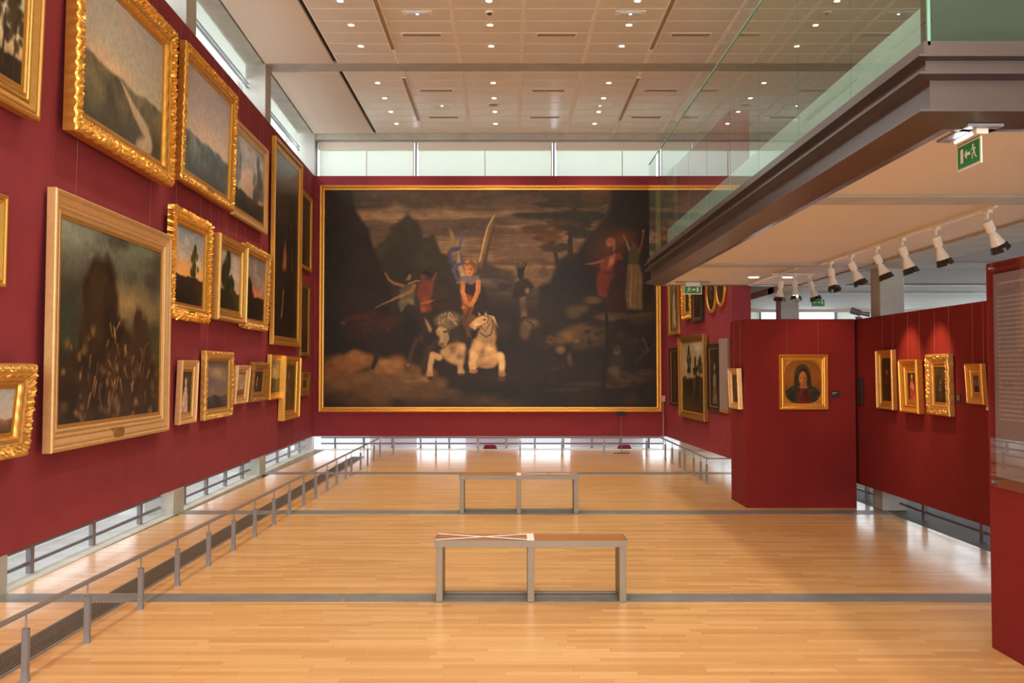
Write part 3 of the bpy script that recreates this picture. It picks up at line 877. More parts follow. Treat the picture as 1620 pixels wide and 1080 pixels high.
        b(x, y, rx, ry, c, .6, .85, rag=.02, col2=tuple(v * .75 for v in c))
    for i in range(120):
        b(rg.uniform(120, 650), rg.uniform(660, 1000), rg.uniform(6, 22), rg.uniform(4, 14), rg.choice([(32, 26, 18), (46, 38, 26), (66, 54, 36), (26, 21, 15), (28, 23, 16)]), .8, .6, rag=.02)
    st(B, ((425, 625), (430, 740), (415, 860), (408, 1000)), 3.2, 4.2, (28, 23, 17)); st(B, ((600, 740), (625, 800), (560, 850)), 2.2, 1.2, (62, 54, 38)); st(B, ((625, 800), (655, 770)), 1.4, 1.2, (58, 50, 36)); st(B, ((430, 700), (380, 720)), 1.4, .8, (30, 25, 18)); st(B, ((424, 760), (470, 720)), 1.4, .8, (30, 25, 18)); st(B, ((340, 720), (345, 800)), 1.0, .8, (34, 28, 20))
    b(478, 850, 38, 62, (46, 42, 32), .4); b(474, 800, 18, 24, (92, 66, 46), .5); b(474, 786, 20, 16, (56, 46, 36), .5); b(460, 895, 34, 26, (84, 76, 56), .6, .8)
    # right figures
    b(430, 310, 90, 90, (104, 50, 24), 1, .7); b(510, 250, 60, 40, (112, 58, 28), 1, .7)
    A.poly(B((395, 372), (425, 345), (470, 325), (500, 335), (512, 380), (520, 470), (525, 560), (518, 606), (420, 600), (424, 500), (385, 430), (380, 385)), (66, 24, 20), .004, (48, 20, 17), rag=.008)
    A.poly(B((382, 425), (430, 425), (470, 430), (440, 470), (430, 540), (410, 545), (385, 535), (376, 470)), (122, 46, 24), .004, (96, 36, 20), rag=.006)
    A.poly(B((395, 362), (440, 338), (495, 326), (508, 360), (470, 370), (455, 420), (400, 425), (392, 390)), (122, 56, 38), .004, (96, 42, 30), rag=.006); A.poly(B((440, 350), (470, 330), (462, 375), (430, 410)), (146, 92, 66), .004)
    st(B, ((410, 366), (372, 376), (345, 381)), 3.2, 1.8, (130, 66, 40)); st(B, ((345, 381), (322, 382)), 1.6, .8, (122, 78, 50))
    b(452, 300, 19, 27, (126, 72, 48), .3); b(446, 312, 12, 20, (66, 34, 26), .6); A.poly(B((424, 290), (428, 265), (445, 255), (465, 262), (468, 282), (440, 298)), (128, 84, 66), .004, (140, 112, 96)); b(445, 266, 16, 10, (134, 62, 42), .5)
    A.poly(B((530, 378), (560, 368), (585, 385), (598, 440), (596, 520), (600, 600), (525, 600), (516, 520), (520, 440)), (116, 100, 66), .004, (84, 72, 48), rag=.006); st(B, ((548, 400), (542, 500), (540, 590)), 1.2, 1.6, (136, 120, 82), .9, .8); st(B, ((575, 410), (578, 500), (574, 590)), 1.2, 1.6, (72, 62, 42), .9, .8)
    A.poly(B((532, 300), (560, 290), (590, 300), (588, 360), (570, 385), (530, 380)), (70, 76, 50), .004, (56, 52, 34)); st(B, ((584, 320), (598, 270), (604, 225)), 2.6, 1.6, (106, 62, 34)); st(B, ((536, 312), (524, 275), (508, 243)), 2.6, 1.4, (110, 98, 54)); b(604, 222, 7, 8, (128, 80, 44), .5)
    b(560, 274, 18, 26, (92, 48, 26), .4); b(566, 264, 18, 20, (54, 30, 20), .5)
    # crowned dark figure and his horse
    A.poly(Q((815, 460), (845, 432), (885, 438), (922, 485), (905, 500), (890, 530), (845, 545), (800, 560), (798, 510)), (52, 38, 30), .004, (36, 28, 22), rag=.006)
    q(842, 408, 20, 32, (34, 26, 21), .25)
    for dx, dy in ((-30, -42), (-16, -60), (0, -46), (16, -62), (36, -66), (24, -40)): st(Q, ((842 + dx * .35, 395), (842 + dx, 400 + dy)), 2.2, .7, (30, 24, 19))
    A.poly(Q((835, 545), (872, 538), (880, 600), (878, 652), (845, 655), (838, 600)), (134, 118, 96), .004, (104, 90, 72)); q(880, 505, 16, 20, (122, 108, 90), .6); A.poly(Q((880, 550), (936, 552), (936, 610), (882, 605)), (74, 50, 38), .01, rag=.01)
    q(895, 700, 54, 40, (112, 98, 76), .5, .9, .012, (80, 68, 52)); q(865, 745, 34, 50, (92, 78, 58), .6, .9, .012); st(Q, ((905, 740), (915, 700), (880, 680)), 1.3, 1.1, (48, 38, 28)); q(940, 760, 40, 60, (44, 34, 25), .8, .9)
    q(820, 600, 110, 50, (40, 32, 26), .8, .55)
    # riders at left, their horses
    for x, y, rx, ry, c in ((330, 470, 160, 70, (58, 30, 20)), (420, 480, 120, 80, (62, 32, 21)), (280, 540, 120, 60, (50, 27, 18)), (600, 520, 90, 90, (30, 22, 17)), (500, 620, 150, 80, (34, 25, 18)), (380, 600, 110, 70, (46, 29, 20)), (620, 620, 100, 80, (30, 23, 17)), (760, 590, 90, 60, (38, 29, 21))): d(x, y, rx, ry, c, .7, .85, .03)
    st(D, ((135, 490), (180, 455), (260, 440), (330, 450)), 4, 8, (70, 36, 24), .7, .9); d(150, 486, 20, 9, (92, 62, 48), .7, .8)
    for i in range(30): d(rg.uniform(250, 560), rg.uniform(400, 560), rg.uniform(10, 34), rg.uniform(4, 10), rg.choice([(86, 42, 26), (40, 24, 18), (98, 54, 34)]), .9, .5, .02)
    st(D, ((385, 660), (375, 740), (355, 795)), 6, 4, (44, 32, 22)); st(D, ((655, 600), (620, 700), (600, 790)), 5.5, 4, (64, 50, 38)); d(596, 790, 26, 30, (84, 70, 50), .5); d(600, 775, 14, 14, (126, 112, 96), .7)
    st(D, ((800, 620), (740, 670), (700, 770), (705, 830)), 6.5, 4.5, (58, 44, 33)); d(690, 590, 26, 40, (72, 54, 34), .7, .8)
    A.poly(D((680, 440), (715, 445), (735, 470), (768, 520), (760, 555), (735, 550), (700, 560), (680, 500)), (52, 38, 27), .006); A.poly(D((712, 450), (725, 460), (765, 525), (755, 552), (738, 535), (722, 490)), (146, 132, 110), .003, (108, 94, 76))
    A.poly(D((535, 250), (570, 220), (610, 205), (645, 200), (650, 240), (640, 300), (640, 360), (600, 350), (545, 400), (525, 350), (540, 300)), (98, 98, 82), .004, (66, 66, 56), rag=.006); A.poly(D((528, 340), (600, 310), (640, 320), (640, 355), (590, 345), (548, 410)), (128, 128, 110), .003, (62, 60, 50), rag=.01); st(D, ((600, 212), (650, 192), (680, 190)), 1.2, 1, (136, 132, 116))
    st(D, ((560, 225), (500, 208), (465, 185), (440, 140)), 3.4, 1.8, (138, 92, 52)); st(D, ((640, 225), (620, 265), (560, 290), (490, 322)), 4.2, 2.4, (146, 98, 56)); st(D, ((490, 322), (430, 348), (370, 380)), 1.0, .6, (126, 116, 98)); st(D, ((480, 330), (420, 362)), .9, .5, (92, 84, 70))
    d(598, 160, 22, 30, (132, 88, 54), .3); d(582, 148, 18, 30, (38, 26, 20), .5); d(604, 134, 24, 12, (36, 25, 19), .5)
    A.poly(D((665, 210), (700, 185), (745, 180), (770, 200), (765, 280), (750, 330), (770, 400), (690, 415), (680, 330), (655, 280)), (128, 60, 32), .004, (92, 42, 25), rag=.006); st(D, ((762, 210), (775, 170), (795, 135)), 3.4, 2.0, (112, 54, 32)); d(704, 160, 22, 28, (100, 50, 32), .35); A.poly(D((682, 140), (700, 118), (740, 122), (770, 150), (740, 160)), (30, 22, 18), .004, rag=.01); st(D, ((690, 350), (740, 340), (785, 322)), 2.4, 1.4, (172, 88, 42)); d(702, 384, 20, 22, (150, 78, 40), .6)
    for i in range(16): st(D, ((770, 300 + i * 5), (820, 300 + i * 5), (929, 285 + i * 7)), 1.4, .8, rg.choice([(80, 34, 22), (60, 28, 20), (46, 26, 20)]), 1, .6)
    # winged driver
    A.poly(Q((690, 62), (684, 130), (668, 190), (652, 260), (636, 320), (618, 380), (600, 360), (604, 320), (622, 240), (640, 160), (664, 90)), (126, 104, 72), .004, (96, 78, 54)); st(Q, ((690, 66), (650, 140), (630, 220), (606, 330)), 1.6, 2.2, (190, 164, 120), .8, .9); A.poly(Q((690, 120), (670, 210), (645, 330), (630, 400), (620, 380), (650, 240)), (62, 48, 36), .004)
    A.poly(Q((428, 140), (445, 160), (472, 220), (488, 290), (510, 350), (530, 420), (500, 430), (475, 380), (462, 300), (440, 220)), (136, 118, 88), .004, (96, 84, 62)); A.poly(Q((478, 270), (492, 290), (505, 360), (530, 420), (495, 425), (480, 350)), (178, 166, 142), .004, (130, 120, 100))
    q(700, 460, 70, 26, (58, 46, 56), .5, 1, .012, (78, 68, 84)); q(640, 445, 40, 16, (82, 72, 92), .6, .9); q(745, 475, 40, 20, (38, 30, 34), .6)
    for i in range(5): st(Q, ((620, 440 + i * 9), (700, 438 + i * 12), (770, 455 + i * 8)), 1.5, .7, (106, 94, 116), .9, .6)
    A.poly(Q((505, 450), (545, 425), (600, 430), (630, 500), (660, 580), (640, 650), (560, 650), (500, 620), (500, 540)), (50, 30, 28), .005, (36, 24, 22), rag=.006)
    A.poly(Q((470, 455), (500, 425), (540, 418), (600, 415), (615, 440), (590, 452), (560, 470), (520, 455), (480, 465)), (118, 108, 132), .003, (82, 74, 100), rag=.01)
    A.poly(Q((500, 540), (530, 520), (575, 540), (570, 600), (555, 645), (510, 645), (502, 600)), (150, 78, 32), .004, (110, 56, 26), rag=.006)
    st(Q, ((508, 462), (506, 510), (525, 565), (545, 585)), 5.6, 4.0, (186, 118, 66)); st(Q, ((598, 455), (596, 505), (575, 560), (555, 588)), 5.8, 4.0, (198, 126, 70)); st(Q, ((514, 470), (514, 510), (530, 560)), 1.4, 1.0, (222, 160, 104), .9, .7); st(Q, ((590, 470), (586, 510), (568, 560)), 1.4, 1.0, (228, 166, 108), .9, .7); q(512, 600, 14, 12, (176, 104, 56), .6); q(556, 590, 13, 12, (190, 120, 70), .6)
    q(556, 360, 46, 38, (150, 106, 48), .35, 1, .012, (104, 70, 32))
    for i in range(26): a_ = rg.uniform(0, 6.28); q(556 + 36 * math.cos(a_), 356 + 26 * math.sin(a_), 7, 6, rg.choice([(204, 158, 82), (86, 56, 26), (176, 128, 62)]), .7, .8)
    q(545, 388, 24, 34, (204, 128, 84), .3); q(556, 382, 12, 26, (140, 78, 48), .8, .6); q(538, 380, 6, 3, (90, 46, 30), .6); q(556, 380, 6, 3, (80, 40, 26), .6); q(545, 404, 8, 3, (134, 56, 40), .6)
    st(Q, ((542, 152), (520, 162), (500, 170), (494, 190), (508, 205), (490, 225), (494, 245), (478, 262)), 1.6, 2.6, (70, 74, 130)); st(Q, ((480, 262), (448, 266), (430, 290), (436, 330), (456, 350)), 4.2, 5.0, (52, 58, 106)); st(Q, ((494, 290), (500, 320), (505, 345), (468, 360), (452, 380), (466, 410), (480, 440)), 2.4, 5.0, (66, 70, 128)); st(Q, ((446, 272), (440, 300), (450, 335)), 1.4, 1.4, (88, 94, 150), .9, .8)
    # urn and horses
    A.poly(Q((498, 650), (540, 640), (580, 648), (576, 690), (552, 740), (555, 775), (530, 780), (520, 740), (502, 700)), (122, 92, 44), .004, (86, 62, 30), rag=.008)
    q(455, 790, 80, 90, (58, 46, 33), .7, .9, .02)
    A.poly(Q((380, 850), (420, 820), (470, 800), (520, 815), (530, 870), (520, 930), (470, 935), (420, 910), (385, 880)), (172, 148, 110), .005, (128, 106, 76), rag=.01)
    q(500, 835, 30, 30, (196, 170, 128), .6, .9); q(410, 858, 30, 20, (188, 164, 124), .6, .9); q(470, 890, 30, 24, (184, 158, 118), .7, .8); q(448, 840, 18, 24, (110, 90, 64), .8, .7)
    st(Q, ((372, 890), (335, 875), (322, 930), (318, 985)), 7.4, 5.4, (188, 164, 126)); q(345, 882, 18, 14, (206, 168, 128), .6); q(318, 990, 22, 22, (160, 138, 104), .5); q(322, 1010, 22, 12, (66, 50, 34), .5)
    st(Q, ((492, 860), (490, 900), (495, 950), (498, 978)), 7.8, 5.6, (178, 156, 122)); q(490, 885, 22, 20, (122, 100, 76), .7, .8); q(500, 975, 24, 16, (196, 172, 132), .5); q(502, 992, 20, 9, (92, 66, 42), .5)
    q(420, 680, 76, 60, (108, 98, 78), .35, 1, .02, (70, 62, 50))
    for i in range(40):
        a_ = rg.uniform(2.4, 6.6); r_ = rg.uniform(.3, 1.05)
        x = 420 + 66 * r_ * math.cos(a_); y = 680 + 56 * r_ * math.sin(a_)
        st(Q, ((x, y), (x + rg.uniform(-14, 26), y + rg.uniform(8, 26))), 1.2, .5, rg.choice([(186, 172, 138), (150, 136, 108), (66, 56, 44), (206, 192, 158)]), .9, .85)
    A.poly(Q((352, 735), (375, 712), (410, 725), (432, 745), (430, 790), (415, 825), (392, 830), (372, 815), (378, 780), (355, 755)), (166, 152, 122), .003, (122, 110, 88), rag=.006); q(406, 742, 12, 8, (58, 48, 38), .6); q(390, 815, 14, 10, (88, 76, 64), .7); st(Q, ((420, 735), (440, 780), (420, 815)), 1.4, 1.0, (48, 38, 30)); st(Q, ((372, 720), (388, 760), (392, 800)), 1.6, 1.6, (198, 184, 152), .9, .7)
    A.poly(Q((585, 775), (600, 745), (670, 760), (695, 800), (712, 860), (715, 920), (690, 945), (640, 952), (590, 945), (548, 900), (540, 860), (560, 810)), (206, 178, 132), .005, (168, 138, 98), rag=.008)
    A.poly(Q((600, 745), (615, 700), (640, 660), (690, 655), (700, 700), (705, 780), (690, 810), (620, 800)), (196, 170, 130), .005, (160, 136, 102), rag=.008)
    for x, y, rx, ry, c in ((600, 830, 34, 34, (224, 196, 150)), (660, 840, 30, 26, (228, 200, 152)), (570, 860, 22, 26, (222, 194, 148)), (650, 890, 28, 24, (214, 186, 140)), (690, 880, 22, 24, (224, 196, 148)), (625, 860, 14, 30, (150, 122, 86)), (600, 790, 40, 12, (176, 148, 110)), (640, 935, 50, 14, (140, 110, 74)), (675, 800, 14, 30, (152, 126, 92))): q(x, y, rx, ry, c, .8, .85, .006)
    st(Q, ((575, 880), (560, 920), (566, 965)), 8.8, 6.4, (220, 192, 146)); q(570, 945, 24, 18, (206, 178, 134), .6); q(570, 970, 28, 14, (190, 132, 74), .4)
    st(Q, ((722, 880), (735, 920), (733, 975)), 8.4, 6.2, (218, 190, 146)); q(728, 886, 22, 20, (228, 202, 156), .6); q(735, 988, 24, 20, (190, 162, 122), .5); q(732, 1015, 22, 14, (104, 74, 48), .4)
    A.poly(Q((550, 700), (560, 685), (588, 660), (620, 648), (650, 655), (662, 680), (648, 705), (620, 712), (595, 720), (575, 735), (552, 715)), (222, 196, 152), .003, (190, 162, 122), rag=.004)
    q(556, 704, 10, 12, (196, 138, 100), .6); q(634, 672, 8, 6, (50, 38, 30), .5); q(590, 700, 22, 12, (230, 206, 164), .9, .7); A.poly(Q((600, 650), (598, 628), (612, 645)), (206, 182, 140), .002); A.poly(Q((632, 648), (640, 625), (650, 650)), (206, 182, 140), .002)
    st(Q, ((590, 715), (620, 705), (650, 690), (655, 670)), .9, .9, (60, 60, 62), .6); st(Q, ((605, 745), (640, 772), (670, 760), (684, 710), (678, 670)), 1.2, 1.2, (46, 50, 58), .6); st(Q, ((610, 710), (640, 740), (660, 700)), .8, .8, (56, 56, 58), .6)
    for i in range(12): st(Q, ((655 + i * 3, 648 + i), (690 + i * 2, 655 + i * 6)), 1.4, .6, rg.choice([(214, 176, 116), (160, 128, 84), (196, 168, 124)]), .9, .8)
    st(Q, ((548, 600), (520, 660), (480, 710), (440, 740)), .8, .7, (30, 24, 20), .6); st(Q, ((556, 600), (535, 650), (515, 690)), .8, .7, (34, 26, 20), .6)
    q(745, 720, 44, 60, (74, 54, 33), .9, .6, .02); q(640, 1010, 200, 40, (52, 41, 30), 1, .7)
    lum = A.im.mean(-1, keepdims=True)
    A.im = (A.im * .74 + lum * .26) * np.array([1.16, 1.03, .84])
    A.im = A.im * (.93 + .14 * fbm(h, w, 60, 90, 4, 3)[..., None])
    return A.out(1.06)


def art_storm(w, h, asp):
    """dark rocky coast under a stormy, pale-lit sky: a plain stand-in"""
    A = Art(w, h, asp, 77)
    A.grad([(0, (104, 112, 96)), (.25, (84, 82, 66)), (.45, (96, 82, 58)), (.6, (50, 44, 34)), (1, (36, 28, 22))])
    A.cloud((58, 54, 46), 4, 5, .4, .6, -.1, .6, .9, 2)
    A.ell(.02, .05, .35, .2, (142, 150, 132), 1, .9); A.ell(.62, .38, .3, .12, (158, 132, 86), 1, .9, rag=.08)
    A.poly([(0, .4), (.12, .34), (.2, .5), (.2, .62), (0, .62)], (52, 58, 46), .02, rag=.04); A.poly([(.75, .5), (1.05, .42), (1.05, .7), (.7, .66)], (56, 58, 40), .03, rag=.05)
    A.poly([(.16, .62), (.2, .3), (.3, .14), (.42, .12), (.5, .28), (.55, .46), (.68, .52), (.74, .36), (.84, .42), (.96, .75), (1.05, .9), (1.05, 1.1), (-.05, 1.1), (-.05, .8)], (58, 42, 28), .02, (36, 26, 19), rag=.08)
    rg = random.Random(12)
    for i in range(90):
        x = rg.uniform(.05, .97); y = rg.uniform(.45 + .3 * abs(x - .5), 1.0)
        A.ell(x, y, rg.uniform(.012, .035), rg.uniform(.01, .04), rg.choice([(132, 98, 58), (98, 72, 44), (40, 30, 22), (150, 116, 72), (30, 24, 20), (64, 48, 34)]), .8, .7, rag=.05)
    for i in range(60):
        x = rg.gauss(.55, .2); y = rg.uniform(.42 + abs(x - .55) * .5, .95)
        A.stroke([(x, y), (x + rg.uniform(-.03, .03), y + rg.uniform(.03, .08))], .010, .004, rg.choice([(150, 112, 66), (110, 80, 48), (58, 42, 30), (172, 134, 86)]), .9, .75)
    return A.out(1.15)


def art_veil(w, h, asp):
    A = Art(w, h, asp, 5)
    A.grad([(0, (120, 72, 22)), (.4, (136, 82, 24)), (1, (90, 50, 16))])
    A.ell(.35, .4, .5, .5, (158, 98, 30), 1, .5)
    A.poly([(.0, 1.05), (.0, .72), (.2, .6), (.45, .56), (.62, .56), (.85, .62), (1.0, .8), (1.0, 1.05)], (56, 56, 34), .01, (34, 32, 22), rag=.03)
    A.poly([(.36, 1.05), (.36, .74), (.42, .64), (.62, .64), (.68, .76), (.68, 1.05)], (104, 30, 16), .01, (70, 20, 12))
    A.ell(.49, .36, .225, .28, (54, 54, 34), .12); A.poly([(.27, .36), (.71, .36), (.74, .66), (.25, .66)], (44, 42, 28), .02, rag=.02)
    A.ell(.52, .40, .15, .225, (40, 22, 14), .2)
    A.ell(.50, .42, .115, .175, (176, 112, 56), .25); A.poly([(.43, .52), (.6, .52), (.62, .64), (.41, .64)], (150, 92, 46), .01)
    A.ell(.57, .44, .07, .16, (110, 64, 32), .9, .6); A.ell(.45, .40, .028, .012, (80, 44, 22), .5); A.ell(.55, .41, .026, .012, (72, 40, 20), .5); A.ell(.50, .50, .028, .010, (130, 56, 34), .5); A.stroke([(.495, .40), (.50, .46)], .006, .008, (196, 130, 70), .8, .6)
    A.stroke([(.38, .62), (.5, .655), (.64, .62)], .012, .012, (190, 130, 72), .8, .8)
    m = np.maximum(np.abs(A.x - .5) / .5, 0) ** 3.2 + (np.abs(A.y - .5) / .5) ** 3.2
    A.mix(np.clip((m - .97) / .05, 0, 1), (186, 126, 38), (160, 104, 32))
    return A.out(1)


def art_arch(w, h, asp):
    A = Art(w, h, asp, 9)
    A.grad([(0, (44, 18, 12)), (1, (30, 12, 10))])
    A.poly([(.1, 1.05), (.2, .55), (.4, .42), (.65, .42), (.85, .55), (.95, 1.05)], (78, 18, 12), .02, (40, 12, 10), rag=.04)
    A.ell(.5, .31, .16, .085, (150, 82, 46), .4); A.ell(.5, .27, .2, .07, (40, 20, 14), .5); A.ell(.5, .34, .11, .06, (150, 82, 46), .5)
    A.stroke([(.35, .5), (.4, .58), (.55, .54)], .04, .03, (140, 70, 40), .8)
    m = ((np.abs(A.x - .5) / .5) ** 2 + ((.22 - A.y) / .22) ** 2)
    A.mix(np.where(A.y < .22, np.clip((m - .95) / .1, 0, 1), 0), (160, 110, 40))
    return A.out(1)


# ------------------------------------------------------------------ frames and pictures
def frame_mesh(w, h, fw, t, style, mat, seed=0, back=None):
    """moulded frame swept round a w x h rectangle; x right, z up, front is -y; back of the frame at y=0"""
    if style == 'plain':
        pr = [(0, 0), (0, .80), (.03, .93), (.09, 1.0), (.16, .97), (.20, .84), (.22, .78), (.25, .78), (.27, .86), (.34, .84), (.46, .66), (.56, .50), (.60, .48), (.62, .58), (.68, .60), (.72, .54), (.74, .44), (.84, .42), (.86, .50), (.92, .50), (.95, .40), (1.0, .30), (1.0, .2)]
    elif style == 'deep':
        pr = [(0, 0), (0, .78), (.04, .90), (.08, 1.0), (.16, 1.0), (.19, .86), (.24, .82), (.34, .62), (.50, .48), (.58, .46), (.60, .54), (.66, .56), (.70, .50), (.72, .40), (.86, .38), (.89, .45), (.94, .44), (.97, .36), (1.0, .30), (1.0, .2)]
    elif style == 'thin':
        pr = [(0, 0), (0, .9), (.12, 1.0), (.4, 1.0), (.6, .8), (.85, .78), (1.0, .6), (1.0, .2)]
    else:
        pr = [(0, 0), (0, .70), (.04, .84), (.10, .93), (.20, 1.0), (.32, .97), (.44, .86), (.56, .74), (.64, .76), (.70, .66), (.80, .60), (.88, .62), (.94, .52), (1.0, .34), (1.0, .2)]
    orn = style in ('carved', 'leafy')
    stepL = .02 if orn else .4
    if style == 'leafy': stepL = .016
    nx = max(1, min(120, int(w / stepL))) if orn else 1
    nz = max(1, min(130, int(h / stepL))) if orn else 1
    corners = [(-w / 2, 0), (w / 2, 0), (w / 2, h), (-w / 2, h)]
    # station list around the loop: position on the outer rectangle and inward direction
    st = []
    rg = random.Random(seed)
    for k in range(4):
        a = corners[k]; b = corners[(k + 1) % 4]
        n = nx if k % 2 == 0 else nz
        L_ = math.hypot(b[0] - a[0], b[1] - a[1])
        for i in range(n):
            s_ = i / n
            # inner point on the inner rectangle, same side
            ia = (a[0] * (1 - 2 * fw / w) if w else 0, fw if a[1] == 0 else h - fw)
            ib = (b[0] * (1 - 2 * fw / w), fw if b[1] == 0 else h - fw)
            o = (a[0] + (b[0] - a[0]) * s_, a[1] + (b[1] - a[1]) * s_)
            q = (ia[0] + (ib[0] - ia[0]) * s_, ia[1] + (ib[1] - ia[1]) * s_)
            st.append((o, q, s_ * L_, min(s_, 1 - s_) * L_))
    mb = MB()
    k = len(pr)
    for (o, q, dist, ed) in st:
        for j, (u, hh) in enumerate(pr):
            uu = u; dh = 0
            if orn and 0 < j < k - 1:
                per = .055 if style == 'carved' else .085
                ph = dist / per * 2 * math.pi
                if u < .12:
                    dh = .05 * math.sin(ph * 2.2); uu = u + (.02 * math.sin(ph * 2.2) if style == 'carved' else .10 * math.sin(ph) + .07 * math.sin(ph * 2.3 + seed))
                elif u < .6:
                    dh = .10 * math.sin(ph + 3.2 * math.sin(u * 9)) * (1 if style == 'carved' else 1.9) + (.05 + .03 * (style == 'leafy')) * math.sin(ph * 3.1 + u * 17)
                else:
                    dh = .03 * math.sin(ph * 3)
                if style == 'leafy' and u < .6: dh += rg.uniform(-.10, .10); uu += rg.uniform(-.03, .03)
                elif u < .6: dh += rg.uniform(-.03, .03)
            X_ = o[0] + (q[0] - o[0]) * uu; Z_ = o[1] + (q[1] - o[1]) * uu
            mb.v.append((X_, -t * (hh + dh), Z_))
    n = len(st)
    for i in range(n):
        i2 = (i + 1) % n
        for j in range(k - 1):
            mb.f.append((i * k + j, i * k + j + 1, i2 * k + j + 1, i2 * k + j))
    me = bpy.data.meshes.new('frame')
    me.from_pydata(mb.v, [], mb.f)
    me.materials.append(mat)
    return me


def canvas_mesh(w, h, z0, y, img):
    H, Wd = img.shape[:2]
    xs_ = np.linspace(-w / 2, w / 2, Wd); zs_ = np.linspace(z0 + h, z0, H)
    X_, Z_ = np.meshgrid(xs_, zs_)
    co = np.stack([X_, np.full_like(X_, y), Z_], -1).reshape(-1, 3)
    idx = np.arange(H * Wd).reshape(H, Wd)
    q = np.stack([idx[1:, :-1], idx[1:, 1:], idx[:-1, 1:], idx[:-1, :-1]], -1).reshape(-1, 4)
    me = bpy.data.meshes.new('canvas')
    me.vertices.add(len(co)); me.vertices.foreach_set('co', co.ravel())
    me.loops.add(q.size); me.loops.foreach_set('vertex_index', q.ravel().astype(np.int32))
    me.polygons.add(len(q)); me.polygons.foreach_set('loop_start', np.arange(0, q.size, 4, dtype=np.int32))
    me.update(calc_edges=True)
    at = me.color_attributes.new('paint', 'FLOAT_COLOR', 'POINT')
    c = np.ones((H * Wd, 4)); c[:, :3] = img.reshape(-1, 3)
    at.data.foreach_set('color', c.ravel())
    me.materials.append(M_paint)
    return me


def hang(*a):
    """image corners of a framed picture, resolved against its wall once the frame's depth is known"""
    return ('corners',) + a


def place_on_wall(wall, TL, TR, BR, BL, d=.06, tilt=None):
    """four image corners of a picture's front -> the place, lean and size of that picture on its wall"""
    left = wall == 'left'
    fx = (lambda y: wallX(y, 2.6)) if left else (wall if callable(wall) else (lambda y: wall))
    sg = 1 if left else -1

    def solve(px, zb, a):
        dr = ray(*px)
        t = 10.0
        for _ in range(40):
            X_ = fx(dr[1] * t) + sg * (d + math.tan(a) * (EYE + dr[2] * t - zb))
            t = t * .3 + .7 * (X_ / dr[0])
        return Vector((dr[0] * t, dr[1] * t, EYE + dr[2] * t))

    def place(a):
        zb = 1.0
        for _ in range(4):
            p = [solve(q, zb, a) for q in (TL, TR, BR, BL)]
            zb = (p[2].z + p[3].z) / 2
        e = 0
        if TL[0] > 0: e += abs(p[0].y - p[3].y)
        if TR[0] > 0: e += abs(p[1].y - p[2].y)
        return p, zb, e
    d_in = d; ox = 0
    if tilt is None or left:
        best = min((place(R(a / 4))[2], a / 4) for a in range(1, 26))[1]
    else:
        best = tilt
    a = R(best)
    if left:
        for _ in range(3):
            p, zb, _e = place(a)
            zt = (p[0].z + p[1].z) / 2; yc = sum(q.y for q in p) / 4
            ox = max(wallX(yc, zb) - fx(yc), wallX(yc, zt) - fx(yc) - math.tan(a) * (zt - zb))
            d = d_in + ox + .004
    p, zb, _ = place(a)
    zt = (p[0].z + p[1].z) / 2
    yl = (p[0].y + p[3].y) / 2; yr = (p[1].y + p[2].y) / 2
    A_ = Vector((fx(yl), yl)); B_ = Vector((fx(yr), yr))
    w = (B_ - A_).length; h = (zt - zb) / math.cos(a)
    c = (A_ + B_) / 2
    # ox keeps the whole back of the frame clear of the wall face
    ang = math.atan2(B_.y - A_.y, B_.x - A_.x)
    return (c.x + ox, c.y, zb), (a, 0, ang), w, h


